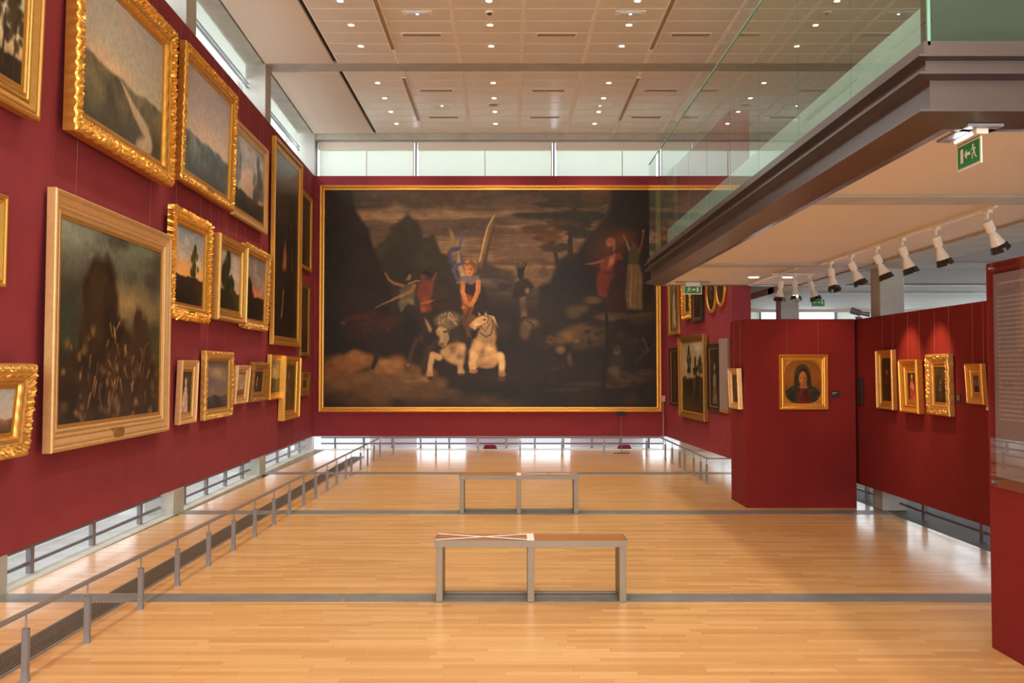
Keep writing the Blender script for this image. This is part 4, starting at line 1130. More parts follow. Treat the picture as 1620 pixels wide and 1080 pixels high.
def picture(place, label, style, mat, fw, t, art, ztop=None, group=None, name='framed_painting', plate=False, res=(60, 80), slip=True, wires=True, d0=.004, gap=None):
    if place[0] == 'corners':
        _c, wl, TL, TR, BR, BL, _d, tl = place
        place = place_on_wall(wl, TL, TR, BR, BL, t, tl)
    loc, rot, w, h = place
    off = (gap if gap is not None else d0)
    n2 = Vector((math.sin(rot[2]), -math.cos(rot[2])))      # outward from the wall
    e = empty(name, (loc[0] + n2.x * off, loc[1] + n2.y * off, loc[2]), rot)
    tag(e, label, 'painting', group)
    fm = bpy.data.objects.new('frame', frame_mesh(w, h, fw, t, style, mat, seed=hash(label) % 97 if False else len(label)))
    C.objects.link(fm); fm.parent = e
    iw, ih = w - 2 * fw, h - 2 * fw
    img = art(res[0], res[1], iw / ih)
    cy = -t * .30
    if slip:
        s_ = min(.03, fw * .25)
        mb = MB().box(-iw / 2 - .002, iw / 2 + .002, cy - .006, cy, fw - .002, fw + s_).box(-iw / 2 - .002, iw / 2 + .002, cy - .006, cy, h - fw - s_, h - fw + .002).box(-iw / 2 - .002, -iw / 2 + s_, cy - .006, cy, fw + s_, h - fw - s_).box(iw / 2 - s_, iw / 2 + .002, cy - .006, cy, fw + s_, h - fw - s_)
        mb.build('slip', G_flat, e)
    cv = bpy.data.objects.new('canvas', canvas_mesh(iw, ih, fw, cy + .002, img)); C.objects.link(cv); cv.parent = e
    MB().box(-w / 2 + fw * .3, w / 2 - fw * .3, cy + .006, cy + .012, fw * .3, h - fw * .3).build('backing_board', K_black, e)
    if plate:
        MB().prism([(-.13, fw * .42), (-.10, fw * .22), (.10, fw * .22), (.13, fw * .42), (.10, fw * .66), (-.10, fw * .66)], 'y', -t * .95, -t * .7).build('nameplate', G_dark, e)
    if wires and ztop:
        Mw = Matrix.Translation(e.location) @ Matrix.Rotation(rot[2], 4, 'Z') @ Matrix.Rotation(rot[0], 4, 'X')
        Mi = Mw.inverted()
        mb = MB()
        for sx in (-.32, .32):
            a = Mw @ Vector((w * sx, -t * .2, h - fw * .3))
            if place[1][2] > 0 and loc[0] < 0:
                b = Vector((wallX(a.y, ztop) + .012, a.y, ztop)); 
                a2 = Vector((wallX(a.y, a.z) + .012, a.y, a.z + .02))
            else:
                b = Vector((loc[0] + n2.x * .012, a.y, ztop)); a2 = Vector((loc[0] + n2.x * .012, a.y, a.z + .02))
                if abs(n2.x) < .5: b = Vector((a.x, loc[1] - .012, ztop)); a2 = Vector((a.x, loc[1] - .012, a.z))
            w_ = MB().tube(Mi @ a2, Mi @ b, .0016, .0016, 5)
            w_.build('hanging_wire', M_wire, e)
    return e


def LS(*a, **k):
    return lambda w, h, asp: landscape(w, h, asp, *a, **k)


def FG(*a, **k):
    return lambda w, h, asp: figure(w, h, asp, *a, **k)


T = ZT
# ---- left wall, top row
picture(hang('left', (-75, -345), (75, -22), (65, 188), (-95, 107), .10, 3.0), 'umbrella pine landscape in fluted gilt frame, cut off at top left', 'plain', G_old, .19, .10,
        LS(31, (150, 176, 176), (196, 172, 128), (58, 48, 34), .80, trees=((.70, .9, .66, .34, (52, 44, 28)), (.86, .92, .58, .28, (60, 50, 32)))), T, res=(70, 90))
picture(hang('left', (130, -107), (284, 44), (277, 297), (129, 205), .11, 3.2), 'large landscape of a winding pale path over heathland, heavy carved gilt frame', 'carved', G_bright, .20, .14,
        LS(33, (140, 138, 132), (158, 152, 134), (104, 98, 72), .56, gtilt=.02, glow=(.30, .54, (196, 158, 122)), path=True, cl=(158, 144, 130)), T, res=(110, 120))
picture(hang('left', (297, 60), (378, 153), (371.5, 336.5), (290.5, 282), .09, 3.0), 'misty pale seascape in carved gilt frame, right of the winding path landscape', 'carved', G_bright, .15, .10,
        LS(35, (146, 140, 148), (182, 164, 150), (104, 118, 118), .62, glow=(.5, .55, (198, 172, 146)), cl=(172, 160, 160), gain=.95), T, res=(80, 100), plate=True)
picture(hang('left', (375, 187), (425, 237), (424, 374), (368, 334), .06, 2.2), 'cloudy grey landscape with tall dark tree in plain gilt frame, beside the misty seascape', 'plain', G_pale, .12, .06,
        LS(36, (120, 122, 124), (164, 142, 124), (62, 58, 52), .72, glow=(.4, .5, (196, 160, 130)), trees=((.78, .95, .8, .36, (84, 86, 84)), (.1, .9, .85, .3, (96, 98, 96)))), T, res=(60, 80))
picture(hang('left', (436, 211), (479, 262), (477, 549), (435, 545), .08, 1.2), 'very tall narrow dark painting with two pale streaks, near the left corner', 'plain', G_bright, .13, .08,
        lambda w, h, asp: (lambda A: (A.grad([(0, (120, 122, 124)), (.12, (96, 92, 88)), (.22, (44, 36, 30)), (1, (34, 26, 18))]), A.cloud((60, 38, 26), 5, 9, .5, .7, .2, 1.05, .7),
                                      A.poly([(.34, .62), (.40, .52), (.46, .46), (.50, .54), (.50, .62), (.36, .63)], (158, 100, 50), .02, rag=.03), A.stroke([(.34, .88), (.40, .74)], .03, .02, (156, 98, 46)), A.stroke([(.75, .62), (.72, .5)], .02, .015, (120, 60, 34)), A.ell(.2, .34, .03, .01, (150, 50, 40), .6), A.ell(.7, .36, .03, .01, (150, 50, 40), .6), A.out())[-1])(Art(w, h, asp, 41)), T, res=(50, 150))
picture(hang('left', (478.6, 300), (495.3, 314), (494, 431), (478, 423), .04, .8), 'dark painting in thin bright frame, high up, last before the left corner', 'thin', G_bright, .07, .05,
        FG(44, (46, 38, 28), (92, 66, 40), (50, 40, 28), (34, 27, 20)), T, res=(30, 60))
picture(hang('left', (477.6, 447), (491.2, 451), (490.6, 564), (477.4, 562), .04, .8), 'dark painting in thin dull frame, mid height, last before the left corner', 'thin', G_dark, .06, .05,
        FG(45, (44, 34, 26), (92, 66, 42), (58, 40, 26), (34, 25, 18)), None, res=(30, 60), wires=False)
# ---- left wall, middle row
picture(hang('left', (-150, 262), (15.2, 300), (10.5, 453.5), (-150, 428), .07, 1.5), 'framed picture cut off by the left edge at mid height, plain gilt frame', 'plain', G_bright, .14, .07,
        LS(47, (120, 150, 170), (176, 168, 140), (84, 76, 50), .55), T, res=(50, 50))
picture(hang('left', (90, 290), (272, 376), (270, 682), (84.5, 715.5), .075, 1.3), 'huge dark stormy scene in broad smooth gilt frame, largest on the left wall', 'plain', G_pale, .19, .085,
        art_storm, T, res=(170, 180), plate=True, name='framed_painting')
picture(hang('left', (277, 322), (338, 355), (333, 511), (274, 500), .07, 1.2), 'poplar against sunset in openwork leafy gilt frame, largest of the three in its row', 'leafy', G_bright, .16, .09,
        LS(51, (112, 128, 148), (206, 160, 96), (46, 34, 34), .62, glow=(.3, .55, (226, 142, 66)), trees=((.68, .74, .52, .28, (60, 60, 30)),), gain=1.0), T, res=(80, 110), plate=True)
picture(hang('left', (351, 368), (394, 389), (391, 511), (347, 506), .09, .8), 'dark cypress landscape in deep plain gilt frame, between two leafy frames', 'deep', G_old, .14, .12,
        LS(52, (142, 134, 128), (170, 150, 124), (44, 44, 28), .66, trees=((.45, .95, .86, .55, (44, 52, 26)), (.6, .98, .5, .5, (40, 46, 24)))), T, res=(50, 80))
picture(hang('left', (390, 383), (429, 403), (424, 525), (387, 515), .06, 1.0), 'red sunset behind dark rocks in leafy gilt frame, touching the tall dark painting', 'leafy', G_old, .12, .08,
        LS(53, (104, 106, 112), (150, 112, 86), (34, 24, 20), .62, glow=(.5, .62, (216, 92, 40)), trees=((.25, .85, .4, .5, (34, 26, 22)),)), T, res=(50, 80))
# ---- left wall, lower row
picture(hang('left', (-70, 570), (63, 576.5), (47, 722), (-85, 741), .10, 6.0), 'pale sea view in wide carved gilt frame, cut off by the left edge, low down', 'carved', G_old, .16, .12,
        LS(61, (156, 164, 168), (176, 168, 158), (128, 100, 82), .66, cl=(190, 192, 190)), None, res=(60, 60), wires=False)
picture(hang('left', (288.5, 569), (316, 570), (311, 668), (287, 671), .05, 3.0), 'small picture of a pale draped figure, first right of the huge stormy scene', 'deep', G_pale, .11, .07,
        FG(62, (62, 52, 40), (206, 168, 132), (206, 184, 160), (150, 120, 104), cx=.45, top=.2, size=.8), None, res=(30, 60), wires=False)
picture(hang('left', (328.5, 552.5), (371, 558.5), (369, 657), (326, 665.5), .06, 1.6), 'moonlit grey sea in carved gilt frame, largest of the low row', 'carved', G_old, .11, .08,
        LS(63, (92, 84, 86), (110, 98, 92), (76, 76, 88), .72, glow=(.5, .25, (196, 160, 112)), cl=(168, 144, 118)), T, res=(60, 80))
picture(hang('left', (377, 576), (397.8, 579), (392.5, 636.6), (374.5, 638.7), .05, 2.4), 'tiny pale sketch in stepped gilt box frame, right of the moonlit sea', 'deep', G_pale, .10, .08,
        LS(64, (150, 128, 112), (156, 132, 112), (140, 116, 98), .7), None, res=(30, 40), wires=False)
picture(hang('left', (403, 572), (426, 573), (421, 633.5), (400.5, 635), .05, 2.0), 'tiny dark interior scene in ornate gilt frame, right of the tiny pale sketch', 'carved', G_dark, .12, .08,
        FG(65, (50, 40, 32), (196, 130, 84), (70, 64, 66), (44, 38, 36), top=.35, size=.5), None, res=(30, 40), wires=False)
picture(hang('left', (430, 560), (449.7, 561.5), (447.5, 630), (427.8, 631.6), .05, 1.5), 'small brown cloudy landscape in plain gilt frame, under the tall dark painting', 'plain', G_bright, .09, .07,
        LS(66, (96, 82, 62), (150, 122, 82), (60, 46, 32), .55, glow=(.6, .35, (186, 150, 88))), None, res=(30, 50), wires=False)
picture(hang('left', (453.5, 563), (477.4, 563.5), (474, 660), (450.5, 665), .08, 1.0), 'narrow tall brown figure painting in deep gilt frame, lowest near the left corner', 'deep', G_bright, .13, .12,
        FG(67, (70, 58, 34), (120, 90, 54), (84, 66, 40), (58, 46, 28), top=.15, size=.8), None, res=(30, 70), wires=False)
picture(hang('left', (480, 588), (491.6, 588), (489.5, 625), (478, 625.5), .04, 1.0), 'very small picture in gilt frame closest to the left corner of the hall', 'plain', G_dark, .12, .06,
        FG(68, (60, 46, 28), (110, 80, 46), (70, 52, 32), (50, 38, 24)), None, res=(16, 24), wires=False)

# ---- end wall: the giant canvas
p0 = onY(503.5, 651.5, YB - .07); p1 = onY(1047, 651.5, YB - .07); p2 = onY(505, 292.5, YB - .07)
gw = p1[0] - p0[0]; gh = p2[2] - p0[2]
picture((((p0[0] + p1[0]) / 2, YB, p0[2]), (0, 0, 0), gw, gh), 'giant dark painting of white horses and a winged charioteer filling the end wall', 'plain', G_bright, .105, .075, lambda w, h, asp: art_epic(), None, wires=False, slip=False, res=(560, 366))

# ---- right wall
rx = lambda y: rwallX(y)
picture(hang(rx, (1055.6, 415), (1071.5, 405), (1071.8, 528.5), (1056.4, 530.8), .05, .6), 'gilt-framed figure in pale gown, high on the right wall beside the giant painting', 'thin', G_bright, .07, .05,
        FG(71, (88, 78, 58), (170, 130, 90), (166, 150, 124), (110, 96, 74), top=.3, size=.65), T, res=(30, 80))
picture(hang(rx, (1041.5, 285), (1068, 262), (1068, 372), (1041.5, 382), .05, .6), 'dark gilt-framed painting seen through the glass above the mezzanine edge', 'thin', G_bright, .08, .05,
        LS(72, (70, 64, 52), (88, 76, 56), (40, 34, 24), .6), None, res=(30, 50), wires=False)
picture(hang(rx, (1077, 400), (1090, 392), (1090.5, 504), (1076.5, 506.5), .09, .6), 'narrow gilt-framed picture hanging behind the green exit sign, left one', 'carved', G_bright, .13, .09,
        FG(73, (60, 46, 28), (130, 90, 50), (86, 60, 34), (50, 38, 24)), T, res=(20, 50))
picture(hang(rx, (1091.3, 396), (1107.4, 386), (1107.4, 508), (1091.5, 509.5), .08, .6), 'dark figure painting in blackened frame, right of the exit sign pictures', 'carved', K_black, .06, .07,
        FG(74, (44, 34, 24), (130, 92, 60), (70, 50, 32), (34, 26, 20)), T, res=(30, 70))
# ovals
def oval(cxp, cyp, wpx, hpx, label, seed):
    pl = place_on_wall(rx, (cxp - wpx / 2, cyp - hpx / 2 - 1), (cxp + wpx / 2, cyp - hpx / 2 - 4), (cxp + wpx / 2, cyp + hpx / 2 - 2), (cxp - wpx / 2, cyp + hpx / 2 + 2), .05, 1.0)
    loc, rot, w, h = pl
    e = empty('oval_portrait', (loc[0] - .004, loc[1], loc[2]), rot); tag(e, label, 'painting', 'oval portraits')
    mb = MB(); n = 40; pr = [(1.0, 0), (1.0, .035), (.96, .05), (.90, .045), (.84, .04), (.80, .02)]
    for i in range(n):
        a = 2 * math.pi * i / n
        for u, y in pr: mb.v.append((w / 2 * u * math.cos(a), -y, h / 2 + h / 2 * (1 - (1 - u) * w / h) * math.sin(a)))
    k = len(pr)
    for i in range(n):
        for j in range(k - 1): mb.f.append((i * k + j, i * k + j + 1, ((i + 1) % n) * k + j + 1, ((i + 1) % n) * k + j))
    mb.build('frame', G_bright, e, smooth=True)
    img = figure(24, 40, .6, seed, (50, 40, 28), (168, 120, 80), (56, 44, 34), (36, 28, 22), top=.3, size=.7)
    # elliptical canvas
    Wd, H = 24, 40
    me = canvas_mesh(2, 2, -1, 0, img)
    for v in me.vertices:
        x, z = v.co.x, v.co.z
        v.co = (x * math.sqrt(max(0, 1 - z * z / 2)) * w / 2 * .82, -.024, h / 2 + z * math.sqrt(max(0, 1 - x * x / 2)) * h / 2 * (1 - .18 * w / h))
    cv = bpy.data.objects.new('canvas', me); C.objects.link(cv); cv.parent = e
oval(1123, 464, 15, 64, 'oval gilt-framed portrait on the right wall, left and lower of two', 75)
oval(1137.5, 456, 14, 60, 'oval gilt-framed portrait on the right wall, right and higher of two', 76)
picture(hang(rx, (1058.9, 551), (1072, 549), (1072, 642), (1059, 640.5), .03, .5), 'dark narrow full-length portrait in black frame, beside the end wall', 'thin', K_black, .05, .04,
        FG(77, (40, 32, 22), (110, 80, 50), (56, 44, 30), (34, 27, 20), top=.2, size=.75), None, res=(20, 60), wires=False)
picture(hang(rx, (1071.6, 534.5), (1112.5, 527), (1112, 666.5), (1073.8, 657.5), .09, .5), 'large park landscape with crowd in plain gilt frame on the right wall', 'plain', G_dark, .10, .09,
        LS(78, (132, 120, 92), (136, 118, 84), (56, 50, 30), .50, trees=((.32, .6, .56, .2, (44, 46, 28)), (.6, .6, .36, .2, (48, 46, 28)), (.8, .55, .34, .2, (62, 56, 34)))), T, res=(70, 100))
picture(hang(rx, (1118, 545), (1136.5, 542.5), (1136.7, 651.5), (1119.2, 649.5), .05, .5), 'full length portrait of a lady in black frame, right of the park landscape', 'thin', K_black, .07, .05,
        FG(79, (40, 34, 28), (150, 116, 84), (112, 98, 78), (62, 52, 42), top=.25, size=.7), T, res=(30, 80))
t = place_on_wall(rx, (1138.4, 536), (1152, 534), (1152, 653), (1138.8, 652), .03, .3)
e = empty('framed_textile', t[0], t[1]); tag(e, 'plain grey textile panel with gold lower border, partly behind the red block', 'textile panel')
MB().box(-t[2] / 2, t[2] / 2, -.04, 0, .05, t[3]).build('panel', nmat('grey_textile', (150, 132, 124), rough=.8, var=.1), e)
MB().box(-t[2] / 2, t[2] / 2, -.045, 0, 0, .05).build('border', G_bright, e)

# ---- the free-standing block
picture(hang(2.925, (1150.5, 583), (1165, 581.8), (1169, 646), (1154.3, 646), .05, 2.0), 'small portrait in pale gilt frame on the narrow side of the free-standing block', 'plain', G_pale, .07, .06,
        FG(81, (46, 30, 20), (170, 120, 80), (70, 40, 26), (40, 26, 20)), 2.3, res=(24, 50))
a = onY(1233.5, 648, 12.60); b = onY(1310.5, 560.3, 12.60)
picture((((a[0] + b[0]) / 2, 12.67, a[2]), (0, 0, 0), b[0] - a[0], b[2] - a[2]), 'veiled woman in rounded opening, square gilt frame on the free-standing red block', 'deep', G_bright, .075, .06, art_veil, 2.32, res=(110, 125), slip=False)

# ---- right hung partition
picture(hang(4.32, (1384, 555), (1409, 551.5), (1412.4, 649.5), (1387, 645), .07, .8), 'arched portrait in deep gilt frame, leftmost of four on the right partition', 'deep', G_old, .075, .06, art_arch, 2.31, res=(50, 90))
picture(hang(4.32, (1419.5, 569), (1448, 567.5), (1452, 655), (1424, 651), .09, 1.8), 'red-robed seated woman with child in broad smooth gilt frame on the right partition', 'deep', G_bright, .115, .075,
        FG(83, (44, 40, 26), (206, 140, 96), (176, 74, 52), (128, 56, 44), top=.12, size=.8, seated=True), 2.31, res=(50, 80))
picture(hang(4.32, (1461.5, 560.5), (1496.5, 558.5), (1500.5, 658.5), (1466, 655.5), .09, 1.0), 'dim kneeling figure in ornate gilt frame, largest of four on the right partition', 'carved', G_old, .105, .07,
        FG(84, (58, 46, 26), (150, 110, 62), (72, 58, 34), (50, 40, 24), top=.4, size=.45), 2.31, res=(60, 90))
picture(hang(4.32, (1524, 574.5), (1550.5, 574.5), (1556, 640), (1530, 638.3), .06, 3.0), 'small night scene in wide gilt frame, nearest of four on the right partition', 'deep', G_bright, .09, .05,
        LS(85, (66, 44, 40), (96, 64, 52), (40, 26, 24), .6, glow=(.6, .75, (170, 110, 80))), 2.31, res=(30, 50))
picture(hang(4.32, (1355.5, 598), (1361.5, 597), (1361.5, 640), (1355.5, 639), .03, .3), 'dark-framed picture on the right partition, mostly hidden by the free-standing block', 'thin', K_black, .06, .04,
        FG(86, (30, 24, 18), (60, 44, 30), (34, 27, 20), (24, 20, 16)), None, res=(12, 20), wires=False)

# ---- captions
def caption(wall, TL, BR, label, mat=M_dark, rows_=3):
    pl = place_on_wall(wall, TL, (BR[0], TL[1]), BR, (TL[0], BR[1]), .004, 0)
    loc, rot, w, h = pl
    e = empty('caption_plate', loc, rot); tag(e, label, 'label', 'wall captions')
    MB().box(-w / 2, w / 2, -.006, 0, 0, h).build('plate', mat, e)
    ink = M_ink if mat is M_dark else M_dark
    mb = MB()
    for i in range(rows_):
        z = h * (.8 - .2 * i); mb.box(-w * .38, w * (.1 + .1 * (i % 2)), -.007, -.006, z - .003, z + .003)
    o = mb.build('print', ink, e); o['kind'] = 'stuff'
    return e
caption(4.32, (1513.5, 623.5), (1520, 637.5), 'dark caption plate right of the largest gilt frame on the right partition')
caption(4.32, (1560.3, 625.5), (1564.2, 638), 'dark caption plate right of the small night scene')
caption(4.32, (1560.3, 640), (1564.2, 649), 'small white caption card under the dark one by the night scene', M_white, 2)
caption(4.32, (1464, 622), (1466.5, 634), 'dark caption plate tucked behind the largest gilt frame on the right partition')
caption(2.925, (1170, 619), (1173.5, 628.5), 'dark caption plate on the narrow side of the free-standing block')
a = onY(1315, 629, 12.67); b = onY(1328, 617.5, 12.67)
e = empty('caption_plate', (a[0], 12.67, a[2])); tag(e, 'dark caption plate right of the veiled woman', 'label', 'wall captions')
MB().box(0, b[0] - a[0], -.006, 0, 0, b[2] - a[2]).build('plate', M_dark, e)
o = MB().box(.012, .07, -.007, -.006, .06, .066).box(.012, .05, -.007, -.006, .045, .05).build('print', M_ink, e); o['kind'] = 'stuff'

# ------------------------------------------------------------------ benches
def make_bench(tape_right):
    t = empty('gallery_bench')
    Lx, Dy = 1.42, .31
    MB().box(-.71, .71, 0, .012, .40, .448).box(-.71, .71, Dy - .012, Dy, .40, .448).box(-.71, -.698, .012, Dy - .012, .40, .448).box(.698, .71, .012, Dy - .012, .40, .448).build('seat_frame', M_bench, t)
    for k in range(2):
        MB().box(-.698 + k * .699, -.698 + k * .699 + .697, .012, Dy - .012, .418, .446).build('seat_board', M_oak, t)
    for x in (-.698, -.026, .648):
        MB().box(x, x + .05, .008, Dy - .008, .0, .40).build('leg', M_bench, t, bevel=.002)
    MB().box(-.65, .65, Dy - .05, Dy - .02, 0.004, .02).build('floor_bar', M_bench, t)
    x0, x1 = (-.02, .70) if tape_right else (-.705, -.02)
    def tp(a, b, wd, z):
        a = Vector(a); b = Vector(b); n = Vector((-(b - a).y, (b - a).x)).normalized() * wd / 2
        MB().prism([tuple(a + n), tuple(a - n), tuple(b - n), tuple(b + n)], 'z', z, z + .0012).build('tape_strip', M_tape, t)
    tp((x0, .022), (x1, Dy - .022), .036, .449); tp((x0, Dy - .022), (x1, .022), .036, .4504)
    MB().box(-.028, .024, .0, Dy, .4484, .4498).build('tape_band', M_tape, t)
    return t


b1 = make_bench(False); b1.location = (.163, 7.56, .003); tag(b1, 'steel and oak bench nearest the viewer, white tape cross on its left half', 'bench', 'gallery benches')
b2 = make_bench(True); b2.location = (.12, 12.14, .003); tag(b2, 'steel and oak bench farther back, white tape cross on its right half', 'bench', 'gallery benches')

# ------------------------------------------------------------------ floor grille
def railX(y): return -2.64 + (y - 6) * .0115
g = empty('floor_grille', (0, 0, 0)); tag(g, 'long dark linear air grille set in the floor along the left barrier', 'floor grille')
for y0, y1 in ((3.32, 7.55), (7.87, 12.08), (12.45, 16.64), (17.02, 20.0)):
    mb = MB(); gx0, gx1 = -3.05, -2.80
    mb.box(gx0, gx0 + .012, y0, y1, -.01, .005).box(gx1 - .018, gx1, y0, y1, -.01, .006)
    mb.build('grille_frame', M_steel, g)
    MB().box(gx0 + .012, gx1 - .018, y0, y1, -.01, .0012).build('grille_bed', M_dark, g)
    sb = MB()
    for i in range(9):
        x = gx0 + .020 + i * .0245; sb.box(x, x + .011, y0, y1, .0012, .005)
    o = sb.build('slats', M_bench, g); o['kind'] = 'stuff'

# ------------------------------------------------------------------ barrier rails
ZR = .385
post_lo = MB()
# tapered lower post with flared foot
for (wa, wb, za, zb_) in ((.021, .0165, 0, .05), (.0165, .0165, .05, .29)):
    n = len(post_lo.v)
    for w_, z in ((wa, za), (wb, zb_)): post_lo.v += [(-w_, -w_, z), (w_, -w_, z), (w_, w_, z), (-w_, w_, z)]
    post_lo.f += [(n, n + 1, n + 5, n + 4), (n + 1, n + 2, n + 6, n + 5), (n + 2, n + 3, n + 7, n + 6), (n + 3, n, n + 4, n + 7), (n + 4, n + 5, n + 6, n + 7), (n, n + 3, n + 2, n + 1)]
post_me = post_lo.mesh('post', M_steel)
rod_me = MB().tube((0, 0, .29), (0, 0, ZR - .012), .0055, .0055, 8).mesh('rod', M_steel)
br = empty('barrier_rail', (railX(5.3), 5.3, 0)); tag(br, 'knee-high steel barrier rail on posts running round the hall before the walls', 'barrier')
def P3(x, y, z=0): return Vector((x - railX(5.3), y - 5.3, z))
pts = [(railX(3.3), 3.3), (railX(20.15), 20.15), (2.94, 20.15), (2.94, 15.25), (3.4, 15.25)]
for (a, b) in zip(pts[:-1], pts[1:]):
    A_ = P3(*a, ZR); B_ = P3(*b, ZR)
    d = (B_ - A_).normalized(); n = Vector((-d.y, d.x, 0)) * .019
    mb = MB(); q = [A_ - d * .01 + n, A_ - d * .01 - n, B_ + d * .01 - n, B_ + d * .01 + n]
    mb.prism([(v.x, v.y) for v in q], 'z', ZR - .014, ZR)
    mb.build('handrail', M_steel, br)
py = [4.86, 5.66, 6.46, 7.36, 8.14, 8.95, 9.72, 10.5, 11.3, 12.06, 12.85, 13.6, 14.4, 15.15, 15.95, 16.45, 17.4, 18.2, 19.0, 19.8]
pp = [(railX(y), y) for y in py] + [(x, 20.15) for x in (-2.26, -1.43, -.60, .22, 1.04, 1.87, 2.70)] + [(2.94, y) for y in (19.3, 18.5, 17.7, 17.2, 16.35, 15.75, 15.28)] + [(3.36, 15.25)]
for x, y in pp:
    v = P3(x, y); po = inst('post', post_me, br, v); r_ = inst('rod', rod_me, po)

# ------------------------------------------------------------------ small stand and wall socket box by the end wall
sx, sy_, _ = onZ(983, 717, 0)
t = empty('caption_stand', (sx, sy_, 0)); tag(t, 'slim caption stand with tilted dark plate before the giant painting', 'caption stand')
MB().box(-.16, .16, -.06, .06, 0, .008).build('foot', M_dark, t)
MB().tube((0, 0, .008), (0, 0, .80), .007, .007, 8).build('pole', M_steel, t)
o = MB().box(-.09, .09, -.07, .07, 0, .008).build('plate', M_dark, t, loc=(0, 0, .80)); o.rotation_euler = (R(30), 0, 0)
a = onY(1050, 635.5, 21.5); b = onY(1057, 626, 21.5)
t = empty('junction_box', (3.24, YB, a[2])); tag(t, 'small beige electrical box with conduit beside the giant painting', 'electrical box')
MB().box(-.045, .045, -.06, 0, 0, .13).build('body', M_beige, t, bevel=.004)
MB().tube((0, -.03, 0), (0, -.03, -(a[2] - .01)), .010, .010, 8).build('conduit', M_beige, t)

# ------------------------------------------------------------------ exit signs
def sign_parts(t, w, h, flip=False):
    """sign in local XZ facing -Y, hanging from its top edge at z=0"""
    s_ = -1 if flip else 1
    MB().box(-w / 2 - .012, w / 2 + .012, -.004, .004, -h - .012, 0).build('acrylic_plate', M_acryl if False else M_white, t)
    MB().box(-w / 2, w / 2, -.0055, -.004, -h, -.008).build('green_field', M_green, t)
    k = h / .12
    y0, y1 = -.0065, -.0055
    def pr(pts, name='pictogram'):
        MB().prism([(s_ * x * k, -h / 2 + z * k) for x, z in pts], 'y', y0, y1).build(name, M_white, t)
    # arrow pointing left
    pr([(-.045, .0), (-.02, .022), (-.02, .008), (.018, .008), (.018, -.008), (-.02, -.008), (-.02, -.022)], 'arrow')
    pr([(-.088, -.035), (-.088, .035), (-.060, .035), (-.060, -.035)], 'door_symbol')
    # running figure
    mb = MB()
    def poly(pts): mb.prism([(s_ * x * k, -h / 2 + z * k) for x, z in pts], 'y', y0, y1)
    poly([(.052 + .008 * math.cos(a), .032 + .008 * math.sin(a)) for a in [i * math.pi / 4 for i in range(8)]])
    poly([(.048, .022), (.064, .018), (.070, -.006), (.058, -.008)])
    poly([(.048, .020), (.034, .008), (.030, .012), (.046, .026)]); poly([(.064, .016), (.080, .008), (.082, .013), (.066, .022)])
    poly([(.058, -.006), (.044, -.016), (.046, -.034), (.040, -.034), (.037, -.014), (.054, .0)]); poly([(.060, -.006), (.070, -.006), (.078, -.022), (.092, -.030), (.089, -.035), (.072, -.026)])
    mb.build('running_figure', M_white, t)


SOF = MZ + .012
t = empty('exit_sign', (2.40, 5.30, SOF - .05), (0, 0, R(-90))); tag(t, 'green exit sign with arrow to the left under the near end of the mezzanine', 'exit sign', 'exit signs')
sign_parts(t, .25, .125)
MB().box(-.19, .19, -.09, .09, .036, .05).build('ceiling_plate', M_steel, t)
MB().box(-.15, .15, -.03, .03, .008, .036).build('lamp_housing', M_white, t)
MB().box(-.13, .13, -.006, .006, .0, .008).build('hanger', M_steel, t)
MB().box(-.10, .10, -.034, -.03, .014, .022).build('tube', M_led, t)
t = empty('exit_sign', (2.60, 14.45, SOF - .06)); tag(t, 'green exit sign with arrow to the right at the far end of the mezzanine', 'exit sign', 'exit signs')
sign_parts(t, .235, .11, True)
MB().box(-.24, .24, -.06, .06, .046, .06).build('ceiling_plate', M_steel, t)
MB().box(-.10, .10, -.02, .02, 0, .046).build('lamp_housing', M_white, t)
q = onY(1294, 473, 16.4)
t = empty('exit_sign', (q[0], 16.4, q[2])); tag(t, 'small green exit sign with white border in the side gallery', 'exit sign', 'exit signs')
sign_parts(t, .20, .11, True)
MB().box(-.006, .006, -.006, .006, 0, MZ - q[2] + .026).build('hanger', M_steel, t)

# ------------------------------------------------------------------ track spotlights
TX = 3.66
def track(x, y0, y1, label):
    o = MB().box(x - .012, x + .012, y0, y1, SOF - .02, SOF).build('lighting_track', M_white); tag(o, label, 'lighting track', 'lighting tracks')
track(TX, 7.65, 11.95, 'long white lighting track under the mezzanine, in line above the right partition')
track(3.5, 12.42, 14.9, 'short white lighting track under the mezzanine beyond the second concrete rib')


